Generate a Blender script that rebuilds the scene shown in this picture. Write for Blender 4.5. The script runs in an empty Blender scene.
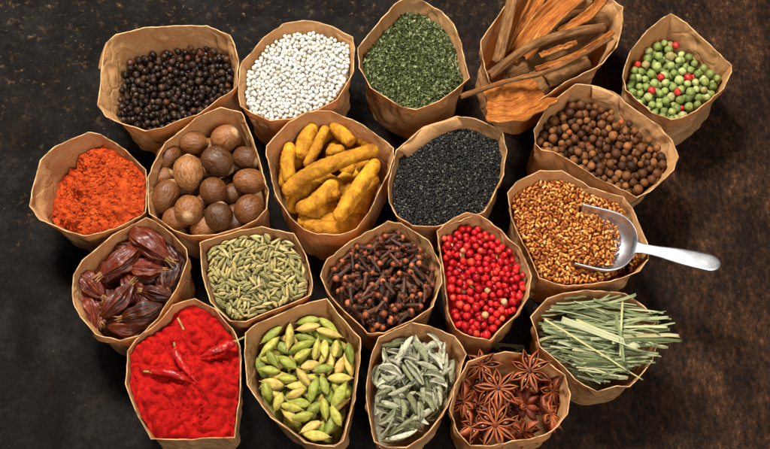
import bpy, bmesh, math, random
import numpy as np
from mathutils import Vector, Matrix, Quaternion, noise as mn

random.seed(7)
rng = np.random.default_rng(7)
PI = math.pi
scene = bpy.context.scene
COL = scene.collection
H = 0.055                      # height of the bag mouths above the table (metres)

# ------------------------------------------------------------------ camera
TILT, DIST, WIDTH = math.radians(24), 0.70, 0.50
tgt = Vector((0, 0, H))
cam_loc = tgt + Vector((0, -math.sin(TILT), math.cos(TILT))) * DIST
cam = bpy.data.cameras.new('camera')
cam.sensor_width = 36
cam.lens = 36 * DIST / WIDTH
cam.clip_start, cam.clip_end = 0.02, 20
camo = bpy.data.objects.new('camera', cam)
COL.objects.link(camo)
camo.location = cam_loc
camo.rotation_euler = (TILT, 0, 0)
scene.camera = camo
CR = Vector((1, 0, 0)); CU = Vector((0, math.cos(TILT), math.sin(TILT))); CF = (tgt - cam_loc).normalized()
HALF = WIDTH / 2 / DIST

def at(px, py, z):
    """the point at height z seen at photo pixel (px, py) of 770 x 449"""
    d = CF + CR * ((px - 385) / 385 * HALF) + CU * (-(py - 224.5) / 385 * HALF)
    return cam_loc + d * ((z - cam_loc.z) / d.z)

def project(P):
    P = np.asarray(P) - np.array(cam_loc)
    f = P @ np.array(CF)
    return np.stack([385 + (P @ np.array(CR)) / f / HALF * 385, 224.5 - (P @ np.array(CU)) / f / HALF * 385, f], -1)

# ------------------------------------------------------------------ mesh helpers
def build_mesh(name, V, F, mats=(), smooth=True, attr=None, midx=None):
    me = bpy.data.meshes.new(name)
    V = np.asarray(V, dtype=np.float32)
    me.vertices.add(len(V)); me.vertices.foreach_set('co', V.ravel())
    if isinstance(F, np.ndarray): groups = [F]
    else: groups = F
    tot = np.concatenate([np.full(len(g), g.shape[1]) for g in groups])
    idx = np.concatenate([g.ravel() for g in groups]).astype(np.int32)
    me.loops.add(len(idx)); me.loops.foreach_set('vertex_index', idx)
    me.polygons.add(len(tot))
    st = np.concatenate([[0], np.cumsum(tot)[:-1]]).astype(np.int32)
    me.polygons.foreach_set('loop_start', st)
    try: me.polygons.foreach_set('loop_total', tot.astype(np.int32))
    except Exception: pass
    for m in mats: me.materials.append(m)
    if midx is not None: me.polygons.foreach_set('material_index', np.asarray(midx, dtype=np.int32))
    me.update(calc_edges=True); me.validate()
    me.polygons.foreach_set('use_smooth', np.full(len(me.polygons), bool(smooth)))
    if attr is not None:
        a = me.attributes.new('mark', 'FLOAT', 'POINT'); a.data.foreach_set('value', np.asarray(attr, dtype=np.float32))
    return me

def link(name, me, parent=None, loc=None, mat=None):
    o = bpy.data.objects.new(name, me); COL.objects.link(o)
    if parent: o.parent = parent
    if mat is not None: o.matrix_local = mat
    elif loc is not None: o.location = loc
    return o

def tag(o, label, cat=None, group=None, kind=None):
    o['label'] = label
    if cat: o['category'] = cat
    if group: o['group'] = group
    if kind: o['kind'] = kind
    return o

_ico = {}
def ico(sub):
    if sub not in _ico:
        bm = bmesh.new(); bmesh.ops.create_icosphere(bm, subdivisions=sub, radius=1.0)
        V = np.array([v.co[:] for v in bm.verts]); F = np.array([[v.index for v in f.verts] for f in bm.faces])
        bm.free(); _ico[sub] = (V, F)
    return _ico[sub][0].copy(), _ico[sub][1].copy()

def nz(p, s=1.0, o=0.0): return mn.noise(Vector((p[0] * s + o, p[1] * s + o * 1.7, p[2] * s - o)))
def vnoise(V, s, o=0.0):
    s = np.broadcast_to(np.asarray(s, float), (3,))
    return np.array([mn.noise(Vector((v[0] * s[0] + o, v[1] * s[1] + 1.7 * o, v[2] * s[2] - o))) for v in V])

def frames(S):
    S = np.asarray(S, float); T = np.gradient(S, axis=0); T /= np.linalg.norm(T, axis=1)[:, None] + 1e-12
    up = np.array([0, 0, 1.0]);
    if abs(T[0] @ up) > .95: up = np.array([0, 1.0, 0])
    n = up - T[0] * (up @ T[0]); n /= np.linalg.norm(n)
    Ns = []
    for t in T:
        n = n - t * (n @ t); n /= np.linalg.norm(n); Ns.append(n)
    N = np.array(Ns); return T, N, np.cross(T, N)

def tube(S, R, seg=12, fn=None, caps=True):
    """a closed tube along spine S with radii R; fn(i, a) scales the radius"""
    T, N, B = frames(S); n = len(S); V = []
    for i in range(n):
        for k in range(seg):
            a = 2 * PI * k / seg; r = R[i] * (fn(i / (n - 1), a) if fn else 1)
            V.append(S[i] + (N[i] * math.cos(a) + B[i] * math.sin(a)) * r)
    F = []
    for i in range(n - 1):
        for k in range(seg):
            k2 = (k + 1) % seg; F.append((i * seg + k, i * seg + k2, (i + 1) * seg + k2, (i + 1) * seg + k))
    G = [np.array(F)]
    if caps:
        V.append(S[0]); V.append(S[-1]); a, b = len(V) - 2, len(V) - 1
        G.append(np.array([(a, (k + 1) % seg, k) for k in range(seg)] + [(b, (n - 1) * seg + k, (n - 1) * seg + (k + 1) % seg) for k in range(seg)]))
    return np.array(V), G

def bez(p0, p1, p2, n):
    t = np.linspace(0, 1, n)[:, None]
    p0, p1, p2 = map(lambda p: np.array(p, float), (p0, p1, p2))
    return p0 * (1 - t) ** 2 + 2 * p1 * t * (1 - t) + p2 * t ** 2

def through(pts, n):
    """a smooth curve through the points"""
    P = np.array([list(p) for p in pts], float)
    if len(P) == 2: return P[0] + (P[1] - P[0]) * np.linspace(0, 1, n)[:, None]
    Q = np.vstack([2 * P[0] - P[1], P, 2 * P[-1] - P[-2]]); out = []
    for t in np.linspace(0, len(P) - 1 - 1e-6, n):
        i = int(t); f = t - i; a, b, c, d = Q[i:i + 4]
        out.append(.5 * (2 * b + (c - a) * f + (2 * a - 5 * b + 4 * c - d) * f * f + (3 * b - a - 3 * c + d) * f ** 3))
    return np.array(out)

def join(parts):
    """[(V, groups)] -> V, groups by face size"""
    Vs, by, off = [], {}, 0
    for V, G in parts:
        if isinstance(G, np.ndarray): G = [G]
        for g in G: by.setdefault(g.shape[1], []).append(g + off)
        Vs.append(V); off += len(V)
    return np.concatenate(Vs), [np.concatenate(v) for v in by.values()]

# ------------------------------------------------------------------ materials
def lin(r, g, b):
    f = lambda c: (c / 255 / 12.92) if c / 255 <= .04045 else ((c / 255 + .055) / 1.055) ** 2.4
    return (f(r), f(g), f(b), 1)

class NT:
    def __init__(s, name):
        s.m = bpy.data.materials.new(name); s.m.use_nodes = True; s.t = s.m.node_tree; s.t.nodes.clear()
        s.out = s.n('ShaderNodeOutputMaterial')
    def n(s, typ, **kw):
        nd = s.t.nodes.new(typ)
        for k, v in kw.items():
            if k in nd.bl_rna.properties: setattr(nd, k, v)
        return nd
    def l(s, a, b): s.t.links.new(a, b)
    def ramp(s, fac, stops, interp='LINEAR'):
        r = s.n('ShaderNodeValToRGB'); e = r.color_ramp.elements; r.color_ramp.interpolation = interp
        while len(e) < len(stops): e.new(.5)
        for el, (p, c) in zip(e, stops): el.position = p; el.color = c if len(c) == 4 else (*c, 1)
        s.l(fac, r.inputs[0]); return r.outputs[0]
    def noise(s, co, scale, detail=4, rough=.55, dist=0):
        t = s.n('ShaderNodeTexNoise'); t.inputs['Scale'].default_value = scale; t.inputs['Detail'].default_value = detail
        t.inputs['Roughness'].default_value = rough; t.inputs['Distortion'].default_value = dist
        s.l(co, t.inputs['Vector']); return t.outputs['Fac']
    def math(s, op, a, b=None, c=None):
        m = s.n('ShaderNodeMath', operation=op)
        for i, v in enumerate((a, b, c)):
            if v is None: continue
            if isinstance(v, (int, float)): m.inputs[i].default_value = v
            else: s.l(v, m.inputs[i])
        return m.outputs[0]
    def mix(s, fac, a, b, blend='MIX'):
        m = s.n('ShaderNodeMix', data_type='RGBA', blend_type=blend)
        for sock, v in ((m.inputs[0], fac), (m.inputs[6], a), (m.inputs[7], b)):
            if isinstance(v, (int, float)): sock.default_value = v
            elif isinstance(v, tuple): sock.default_value = v if len(v) == 4 else (*v, 1)
            else: s.l(v, sock)
        return m.outputs[2]
    def bump(s, h, strength, dist=.001, normal=None):
        b = s.n('ShaderNodeBump'); b.inputs['Strength'].default_value = strength; b.inputs['Distance'].default_value = dist
        s.l(h, b.inputs['Height'])
        if normal: s.l(normal, b.inputs['Normal'])
        return b.outputs[0]
    def rnd(s):
        o = s.n('ShaderNodeObjectInfo'); g = s.n('ShaderNodeNewGeometry')
        return s.math('FRACT', s.math('ADD', o.outputs['Random'], g.outputs['Random Per Island']))
    def obj(s): return s.n('ShaderNodeTexCoord').outputs['Object']
    def bsdf(s, color, rough=.6, spec=.4, normal=None, **kw):
        b = s.n('ShaderNodeBsdfPrincipled')
        for k, v in (('Base Color', color), ('Roughness', rough), ('Specular IOR Level', spec)) + tuple(kw.items()):
            sock = b.inputs[k]
            if isinstance(v, (int, float)): sock.default_value = v
            elif isinstance(v, tuple): sock.default_value = v
            else: s.l(v, sock)
        if normal: s.l(normal, b.inputs['Normal'])
        return b.outputs[0]
    def done(s, sh): s.l(sh, s.out.inputs['Surface']); return s.m

def spice(name, stops, rough=.6, spec=.22, nscale=400, namt=.35, bscale=900, bstr=.3, bdist=.0004, mark=None, sss=0, coat=0, stretch=None, transl=0):
    t = NT(name); co = t.obj() if stretch else t.n('ShaderNodeNewGeometry').outputs['Position']
    if stretch:
        mp = t.n('ShaderNodeMapping'); mp.inputs['Scale'].default_value = stretch; t.l(co, mp.inputs['Vector']); co = mp.outputs[0]
    c = t.ramp(t.rnd(), stops)
    if mark:
        a = t.n('ShaderNodeAttribute'); a.attribute_name = 'mark'
        c = t.mix(t.ramp(a.outputs['Fac'], [(0, (0, 0, 0)), (1, (1, 1, 1))]), c, mark)
    v = t.noise(co, nscale, 5)
    lo = 1 - namt; hi = 1 + namt * .8
    c = t.mix(1.0, c, t.ramp(v, [(.3, (lo, lo, lo)), (.7, (hi, hi, hi))]), 'MULTIPLY')
    nb = t.bump(t.noise(co, bscale, 4), bstr, bdist)
    kw = {}
    if sss: kw.update({'Subsurface Weight': sss, 'Subsurface Radius': (.002, .001, .0006), 'Subsurface Scale': 1.0})
    if coat: kw.update({'Coat Weight': coat, 'Coat Roughness': .25})
    sh = t.bsdf(c, rough, spec, nb, **kw)
    if transl:
        tr = t.n('ShaderNodeBsdfTranslucent'); t.l(c, tr.inputs['Color']); mx = t.n('ShaderNodeMixShader'); mx.inputs[0].default_value = transl
        t.l(sh, mx.inputs[1]); t.l(tr.outputs[0], mx.inputs[2]); sh = mx.outputs[0]
    return t.done(sh)

def kraft(name, base, dark, light):
    t = NT(name); co = t.obj()
    big = t.noise(co, 28, 5, .6, .6)
    c = t.ramp(big, [(.28, dark), (.52, base), (.75, light)])
    oi = t.n('ShaderNodeObjectInfo')
    c = t.mix(1.0, c, t.ramp(oi.outputs['Random'], [(0, (.86, .83, .8)), (1, (1.1, 1.09, 1.08))]), 'MULTIPLY')
    mp = t.n('ShaderNodeMapping'); mp.inputs['Scale'].default_value = (1, 1, .22); t.l(co, mp.inputs['Vector'])
    fib = t.noise(mp.outputs[0], 2600, 3, .6)
    c = t.mix(1.0, c, t.ramp(fib, [(.3, (.84, .83, .81)), (.7, (1.1, 1.1, 1.1))]), 'MULTIPLY')
    # creases: edges of warped cells
    vo = t.n('ShaderNodeTexVoronoi'); vo.feature = 'DISTANCE_TO_EDGE'; vo.inputs['Scale'].default_value = 42
    wn = t.n('ShaderNodeTexNoise'); wn.inputs['Scale'].default_value = 30; t.l(co, wn.inputs['Vector'])
    wm = t.n('ShaderNodeVectorMath', operation='MULTIPLY_ADD'); wm.inputs[1].default_value = (.03, .03, .03); t.l(wn.outputs['Color'], wm.inputs[0]); t.l(co, wm.inputs[2])
    t.l(wm.outputs[0], vo.inputs['Vector'])
    cr = t.ramp(vo.outputs['Distance'], [(0, (0, 0, 0)), (.07, (.75, .75, .75)), (.5, (1, 1, 1))])
    n1 = t.bump(cr, .35, .0014)
    n2 = t.bump(t.noise(co, 110, 4, .55, .8), .5, .0018, n1)
    n3 = t.bump(fib, .25, .0002, n2)
    sh = t.bsdf(c, .62, .3, n3)
    tr = t.n('ShaderNodeBsdfTranslucent'); t.l(t.mix(1.0, c, (1, .80, .58, 1), 'MULTIPLY'), tr.inputs['Color']); t.l(n3, tr.inputs['Normal'])
    mx = t.n('ShaderNodeMixShader'); mx.inputs[0].default_value = .38
    t.l(sh, mx.inputs[1]); t.l(tr.outputs[0], mx.inputs[2])
    return t.done(mx.outputs[0])

M_PAPER = kraft('kraft_paper', (.71, .415, .18, 1), (.58, .315, .12, 1), (.78, .49, .235, 1))
M_EDGE = spice('paper_edge', [(0, (.44, .25, .11)), (1, (.52, .31, .15))], .8, .15, 140, .75)

def table_mat():
    t = NT('worn_dark_metal'); co = t.obj()
    sep = t.n('ShaderNodeSeparateXYZ'); t.l(co, sep.inputs[0])
    # rust covers the right of the sheet with a ragged edge
    edge = t.math('ADD', sep.outputs['X'], t.math('MULTIPLY', t.math('SUBTRACT', t.noise(co, 7, 5, .6, .4), .5), .28))
    rust = t.ramp(edge, [(-.0, (.10, .10, .10)), (.22, (1, 1, 1))])
    blk = t.ramp(t.math('ADD', t.math('MULTIPLY', t.noise(co, 22, 8, .68, .5), .55), t.math('MULTIPLY', t.noise(co, 190, 8, .78), .45)), [(.36, (.0015, .0014, .0014)), (.5, (.0042, .004, .0038)), (.66, (.017, .0155, .0135))])
    mpb = t.n('ShaderNodeMapping'); mpb.inputs['Scale'].default_value = (1.5, .8, 1); t.l(co, mpb.inputs['Vector'])
    brn = t.ramp(t.math('ADD', t.math('MULTIPLY', t.noise(mpb.outputs[0], 17, 12, .78), .5), t.math('MULTIPLY', t.noise(mpb.outputs[0], 190, 8, .8), .5)), [(.39, (.0035, .0025, .002)), (.48, (.012, .0063, .004)), (.56, (.040, .0185, .009)), (.64, (.16, .068, .028))])
    c = t.mix(rust, blk, brn)
    # flecks of worn gold paint, thick towards the far left
    area = t.ramp(t.math('ADD', t.math('ADD', t.math('MULTIPLY', sep.outputs['Y'], 2.6), t.math('MULTIPLY', sep.outputs['X'], -.55)), t.math('MULTIPLY', t.noise(co, 9, 4), .5)), [(.35, (0, 0, 0)), (.85, (1, 1, 1))])
    fl = t.ramp(t.noise(co, 130, 8, .75, .3), [(.56, (0, 0, 0)), (.72, (1, 1, 1))])
    fl2 = t.ramp(t.noise(co, 260, 4, .6), [(.66, (0, 0, 0)), (.7, (.8, .8, .8))])
    fmask = t.mix(1.0, t.mix(1.0, fl, fl2, 'ADD'), area, 'MULTIPLY')
    c = t.mix(t.math('MULTIPLY', fmask, .75), c, t.ramp(t.noise(co, 50, 3), [(.35, (.075, .04, .016)), (.65, (.20, .125, .055))]))
    sc = t.n('ShaderNodeMapping'); sc.inputs['Scale'].default_value = (1, .12, 1); sc.inputs['Rotation'].default_value = (0, 0, .3); t.l(co, sc.inputs['Vector'])
    scr = t.ramp(t.noise(sc.outputs[0], 420, 3, .6), [(.68, (0, 0, 0)), (.76, (1, 1, 1))])
    c = t.mix(t.math('MULTIPLY', scr, .25), c, (.06, .045, .035, 1))
    spk = t.ramp(t.noise(co, 520, 2, .5), [(.74, (0, 0, 0)), (.78, (1, 1, 1))])
    c = t.mix(t.math('MULTIPLY', spk, .5), c, (.12, .08, .05, 1))
    n = t.bump(t.noise(co, 60, 8, .7, .4), .6, .0015)
    rg = t.ramp(t.noise(co, 40, 6), [(.3, (.6, .6, .6)), (.7, (.9, .9, .9))])
    return t.done(t.bsdf(c, rg, .07, n))

# ------------------------------------------------------------------ bags
def inside_dist(poly, P):
    """signed distance of points P (...,2) to polygon (positive inside)"""
    P = np.asarray(P); sh = P.shape[:-1]; Q = P.reshape(-1, 2)
    A = poly; B = np.roll(poly, -1, axis=0); E = B - A
    W = Q[:, None, :] - A[None]
    tt = np.clip((W * E).sum(-1) / ((E * E).sum(-1) + 1e-15), 0, 1)
    d = np.sqrt((((W - E * tt[..., None])) ** 2).sum(-1)).min(1)
    y = Q[:, 1:2]; c1 = (A[:, 1] <= y) != (B[:, 1] <= y)
    xi = A[:, 0] + (y - A[:, 1]) / np.where(np.abs(E[:, 1]) < 1e-12, 1e-12, E[:, 1]) * E[:, 0]
    ins = ((c1 & (Q[:, 0:1] < xi)).sum(1) % 2) == 1
    return np.where(ins, d, -d).reshape(sh)

class Bag: pass
def make_bag(rim_px, label, d=.01, tilt=(0, 0), mound=0.0, lean=(0, 0), sb=.85, seed=0, h=H, zr=.0030):
    b = Bag(); b.h = h; rs = random.Random(seed)
    R = []
    n = len(rim_px)
    for i in range(n):
        p, q = rim_px[i], rim_px[(i + 1) % n]; L = math.dist(p, q); k = max(2, int(L / 2.0))
        ph = rs.uniform(-1, 1)
        for j in range(k):
            f = j / k; z = h + .0007 * mn.noise(Vector((p[0] + f * (q[0] - p[0]), p[1] + f * (q[1] - p[1]), seed)) * .16) + zr * mn.noise(Vector((p[0] * .02 + f * (q[0] - p[0]) * .02, (p[1] + f * (q[1] - p[1])) * .02, seed * 3.1)))
            bow = math.sin(f * PI) * ph * L * .03
            nx, ny = -(q[1] - p[1]) / L, (q[0] - p[0]) / L
            R.append(at(p[0] + f * (q[0] - p[0]) + nx * bow, p[1] + f * (q[1] - p[1]) + ny * bow, z)[:])
    R = np.array(R); b.rim = R
    if ((R[:, 0] * np.roll(R[:, 1], -1)) - (np.roll(R[:, 0], -1) * R[:, 1])).sum() < 0: R = R[::-1].copy(); b.rim = R
    A2 = (R[:, 0] * np.roll(R[:, 1], -1)) - (np.roll(R[:, 0], -1) * R[:, 1])
    cx = ((R[:, 0] + np.roll(R[:, 0], -1)) * A2).sum() / (3 * A2.sum()); cy = ((R[:, 1] + np.roll(R[:, 1], -1)) * A2).sum() / (3 * A2.sum())
    b.c = np.array([cx, cy]); b.lean = np.array(lean) * .01; b.sb = sb
    b.d, b.tilt, b.mound = d, tilt, mound
    b.rad = np.sqrt(np.abs(A2.sum()) / 2 / PI)
    b.poly = R[:, :2]
    m = len(R); seg = np.roll(R, -1, 0)[:, :2] - np.roll(R, 1, 0)[:, :2]
    nrm = np.stack([-seg[:, 1], seg[:, 0]], -1); nrm /= np.linalg.norm(nrm, axis=1)[:, None]      # inward
    levels = [0, .015, .035, .06, .09, .12, .155, .19, .23, .27, .31, .36, .41, .46, .52, .58, .64, .7, .76, .82, .88, .94, 1.0]
    LV = len(levels); out, inn = [], []
    Rs = R.copy()
    for _ in range(14): Rs[:, :2] = (np.roll(Rs[:, :2], 1, 0) + np.roll(Rs[:, :2], -1, 0)) / 2
    for li, u in enumerate(levels):
        s = b.s(u) if False else 1 - (1 - sb) * (1 - (1 - u) ** 3)
        bl = min(1, u * 1.2)
        ring = b.c + b.lean * u + ((R[:, :2] * (1 - bl) + Rs[:, :2] * bl) - b.c) * s
        z = R[:, 2] * (1 - u) + .0008 * u
        P = np.concatenate([ring, z[:, None]], 1)
        w = min(1, .30 + u * 4) * (1 - .45 * u)
        for k in range(m):
            p = P[k]; 
            q = Vector((p[0] * 55 + seed, p[1] * 55, p[2] * 38))
            v = mn.noise(q) * .0022 + (abs(mn.noise(q * 1.9 + Vector((5, 2, 1)))) - .25) * -.0040 + (abs(mn.noise(q * 4.1)) - .2) * -.0010
            v += (abs(mn.noise(Vector((p[0] * 130, p[1] * 130, p[2] * 60 + seed)))) - .2) * -.0012
            v = min(v, .0002 + .10 * max(v, 0))
            P[k, :2] += nrm[k] * v * w
        th = .00055 if li == 0 else (.00055 if li == 1 else .0005)
        I = P.copy(); I[:, :2] += nrm * th
        if li == 0: I[:, 2] -= .0001
        out.append(P); inn.append(I)
    b.inner0 = inn[0][:, :2]
    V = np.concatenate(out + inn)
    F, mi = [], []
    for li in range(LV - 1):
        for k in range(m):
            k2 = (k + 1) % m
            F.append((li * m + k, (li + 1) * m + k, (li + 1) * m + k2, li * m + k2)); mi.append(0)
            o2 = LV * m
            F.append((o2 + li * m + k2, o2 + (li + 1) * m + k2, o2 + (li + 1) * m + k, o2 + li * m + k)); mi.append(0)
    for k in range(m):
        k2 = (k + 1) % m; o2 = LV * m
        F.append((k, k2, o2 + k2, o2 + k)); mi.append(1)
    root = bpy.data.objects.new('paper_bag', None); COL.objects.link(root)
    root.empty_display_size = .02
    org = np.array([*(b.c + b.lean), 0.0]); root.location = org
    tag(root, label, 'paper bag', 'open paper bags of spices')
    me = build_mesh('paper_wall', V - org, np.array(F), (M_PAPER, M_EDGE), True, None, mi)
    me.set_sharp_from_angle(angle=math.radians(42)) if hasattr(me, 'set_sharp_from_angle') else None
    link('paper_wall', me, root)
    Bv = np.vstack([inn[-1] - org + np.array([0, 0, .0006]), [[0, 0, .0012]]])
    Bf = np.array([(k, (k + 1) % m, m) for k in range(m)])
    link('bag_bottom', build_mesh('bag_bottom', Bv, Bf, (M_PAPER,), True), root)
    b.root = root
    return b

def s_of(b, u): return 1 - (1 - b.sb) * (1 - (1 - np.clip(u, 0, 1)) ** 3)
def top_z(b, XY):
    XY = np.asarray(XY); r = XY - b.c
    rho2 = np.clip((r ** 2).sum(-1) / (b.rad * .9) ** 2, 0, 1.3)
    z = b.h - b.d + r[..., 0] * b.tilt[0] + r[..., 1] * b.tilt[1] + b.mound * (1 - rho2)
    if getattr(b, 'extra', None): z = z + b.extra(XY)
    return z
def wall_dist(b, XY, Z=None):
    """how far inside the paper a point is at its height"""
    XY = np.asarray(XY); z = top_z(b, XY) if Z is None else Z
    u = np.clip((b.h - z) / b.h, 0, 1); s = s_of(b, u)
    q = (XY - b.c - b.lean * u[..., None]) / s[..., None] + b.c
    return inside_dist(b.inner0, q) * s - .0012

def heap(b, name, mat, label, cat, drop=0.0, rings=30, fn=None, nsub=1, granules=None, kind='stuff', group=None):
    """the surface of what fills the bag, out to the paper on every side"""
    ring = b.inner0
    if nsub > 1:
        ring = np.concatenate([ring[:, None] + (np.roll(ring, -1, 0) - ring)[:, None] * (np.arange(nsub) / nsub)[None, :, None]], 0).reshape(-1, 2)
    m = len(ring); V = []
    edge = ring.copy(); u = np.zeros(m)
    for _ in range(8):
        edge = b.c + b.lean * u[:, None] + (ring - b.c) * s_of(b, u)[:, None] * .985
        u = np.clip((b.h - (top_z(b, edge) - drop)) / b.h, 0, .98)
    cu = b.c + b.lean * u.mean()
    for i in range(rings):
        f = 1 - i / rings
        P = cu + (edge - cu) * f
        z = top_z(b, P) - drop
        V.append(np.concatenate([P, z[:, None]], 1))
    V = np.concatenate(V + [np.array([[*cu, top_z(b, cu[None])[0] - drop]])])
    if drop > .003:
        ff = np.concatenate([np.full(m, 1 - i / rings) for i in range(rings)] + [[0.0]])
        V[:, 2] -= .007 * np.clip((ff - .72) / .2, 0, 1) ** 2
        V[:, 2] = np.maximum(V[:, 2], .003)
    if fn is not None:
        V[:, 2] += fn(V)
    F = []
    for i in range(rings - 1):
        k = np.arange(m); k2 = (k + 1) % m
        F.append(np.stack([i * m + k, i * m + k2, (i + 1) * m + k2, (i + 1) * m + k], -1))
    F = [np.concatenate(F), np.array([((rings - 1) * m + k, (rings - 1) * m + (k + 1) % m, rings * m) for k in range(m)])]
    if granules: 
        V, F = join([(V, F)] + granules(b))
    org = np.array([*b.c, b.h - b.d])
    o = link(name, build_mesh(name, V - org, F, (mat,)), None, org)
    tag(o, label, cat, group, kind)
    return o

# ------------------------------------------------------------------ settling many pieces in a bag
class Settle:
    def __init__(s, b, depth, clear=.0, extra=None):
        s.b = b; s.depth = depth; s.C = np.zeros((0, 3)); s.R = np.zeros(0); s.items = []; s.clear = clear; s.extra = extra
    def floor(s, XY): return top_z(s.b, XY) - s.depth
    def rest(s, L, r, XY):
        """L (K,S,3) local sphere centres, r (S,), XY (K,2) -> z of the origin"""
        P = L[..., :2] + XY[:, None, :]
        z = (s.floor(P) + r - L[..., 2]).max(1)
        if len(s.C):
            lo, hi = P.reshape(-1, 2).min(0) - r.max() - s.R.max(), P.reshape(-1, 2).max(0) + r.max() + s.R.max()
            k = ((s.C[:, :2] > lo) & (s.C[:, :2] < hi)).all(1); C, R = s.C[k], s.R[k]
            if len(C):
                d2 = ((P[:, :, None, :] - C[None, None, :, :2]) ** 2).sum(-1)
                q = (r[None, :, None] + R[None, None]) ** 2 - d2
                zz = np.where(q > 0, C[None, None, :, 2] + np.sqrt(np.maximum(q, 0)) - L[..., 2:3], -9)
                z = np.maximum(z, zz.max((1, 2)))
        return z
    def add(s, L, r, xyz):
        P = L + xyz; s.C = np.vstack([s.C, P]); s.R = np.concatenate([s.R, r])
    def fill(s, maker, n, K=24, over=.0, fails=90, walls=True):
        """maker() -> (spheres (S,3), r (S,), payload, rot 3x3); drop each to the lowest of K tries"""
        b = s.b; lo, hi = b.inner0.min(0), b.inner0.max(0); bad = 0
        while len(s.items) < n and bad < fails:
            cand = []
            S0, r, pay = maker()
            Q = [Quaternion((0, 0, 1), random.uniform(0, 2 * PI)) @ Quaternion((0, 1, 0), (-abs(random.gauss(pay['up'], .35)) if 'up' in pay else random.gauss(0, pay.get('pitch', .25)))) @ Quaternion((1, 0, 0), random.uniform(0, 2 * PI) if pay.get('roll', True) else random.gauss(0, .35)) for _ in range(K)]
            Rm = np.array([np.array(q.to_matrix()) for q in Q])
            L = np.einsum('kij,sj->ksi', Rm, S0)
            XY = rng.uniform(lo, hi, (K, 2))
            P = L[..., :2] + XY[:, None, :]
            if walls:
                wd = wall_dist(b, P) - r * .72
                ok = (wd > s.clear).all(1)
            else: ok = np.ones(K, bool)
            if s.extra is not None: ok &= s.extra(P, r)
            if not ok.any(): bad += .1; continue
            L, XY, idx = L[ok], XY[ok], np.flatnonzero(ok)
            z = s.rest(L, r, XY)
            ex = z + (L[..., 2] + 0 * r).max(1) + r.max() - top_z(b, XY)
            if walls:
                PZ = L + np.concatenate([XY, z[:, None]], 1)[:, None, :]
                ex = np.where((wall_dist(b, PZ[..., :2], PZ[..., 2]) - r * .8 > 0).all(1), ex, 9)
            j = int(np.argmin(ex))
            if ex[j] > 5: bad += .1; continue
            if ex[j] > over: bad += 1; continue
            bad = 0
            xyz = np.array([*XY[j], z[j]]); s.add(L[j], r, xyz)
            s.items.append((xyz, Q[idx[j]], pay, L[j] + xyz, r))
        print('FILLED', len(s.items), 'of', n); return s.items

def seen(items, W=3.0):
    """painted pixels of each piece from the photograph's side, nearest on top"""
    allP = np.concatenate([it[3] for it in items]); allr = np.concatenate([it[4] for it in items])
    ids = np.concatenate([np.full(len(it[4]), i) for i, it in enumerate(items)])
    pr = project(allP); rp = allr / pr[:, 2] / HALF * 385
    x0, y0 = pr[:, 0].min() - 12, pr[:, 1].min() - 12
    gw, gh = int((pr[:, 0].max() + 12 - x0) * W), int((pr[:, 1].max() + 12 - y0) * W)
    buf = np.full((gh, gw), -1, int)
    for k in np.argsort(-(pr[:, 2] - allr)):
        cx, cy, rr = (pr[k, 0] - x0) * W, (pr[k, 1] - y0) * W, rp[k] * W
        xa, xb, ya, yb = int(cx - rr), int(cx + rr) + 2, int(cy - rr), int(cy + rr) + 2
        yy, xx = np.mgrid[ya:yb, xa:xb]; sub = buf[ya:yb, xa:xb]
        sub[(xx - cx) ** 2 + (yy - cy) ** 2 < rr * rr] = ids[k]
    return np.bincount(buf[buf >= 0], minlength=len(items))

def populate(items, name, protos, labelf, cat, group, most=300, rest=None, keep_hidden=True, children=None):
    """the pieces that show largest become objects, the others one mass"""
    cnt = seen(items); order = np.argsort(-cnt)
    solo = order[:most]
    if not keep_hidden: solo = [i for i in solo if cnt[i] > 0]
    for i in solo:
        xyz, q, pay, _, _ = items[i]
        me = protos[pay['v']]
        o = bpy.data.objects.new(name, me); COL.objects.link(o)
        o.matrix_world = Matrix.Translation(Vector(xyz)) @ q.to_matrix().to_4x4() @ Matrix.Diagonal((*pay['s'], 1))
        tag(o, labelf(pay), cat, group if isinstance(group, str) else group(pay))
        if children:
            for cn, cm in children[pay['v']]: link(cn, cm, o)
    left = order[most:]
    if rest and len(left):
        parts = []
        for i in left:
            xyz, q, pay, _, _ = items[i]; me = protos[pay['v']]
            n = len(me.vertices); co = np.empty(n * 3, np.float32); me.vertices.foreach_get('co', co); co = co.reshape(-1, 3) * np.array(pay['s'])
            co = co @ np.array(q.to_matrix()).T + xyz
            lt = np.empty(len(me.polygons), np.int32); me.polygons.foreach_get('loop_total', lt)
            li = np.empty(len(me.loops), np.int32); me.loops.foreach_get('vertex_index', li)
            G = []; st = np.concatenate([[0], np.cumsum(lt)[:-1]])
            for kk in np.unique(lt): G.append(np.stack([li[st[lt == kk] + j] for j in range(kk)], -1))
            at_ = me.attributes.get('mark'); av = np.zeros(n, np.float32)
            if at_: at_.data.foreach_get('value', av)
            parts.append((co, G, av))
        V, F = join([(p[0], p[1]) for p in parts]); org = V.mean(0)
        me = build_mesh(rest[0], V - org, F, tuple(protos[0].materials), True, np.concatenate([p[2] for p in parts]))
        tag(link(rest[0], me, None, org), rest[1], cat, None, 'stuff')

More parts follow.
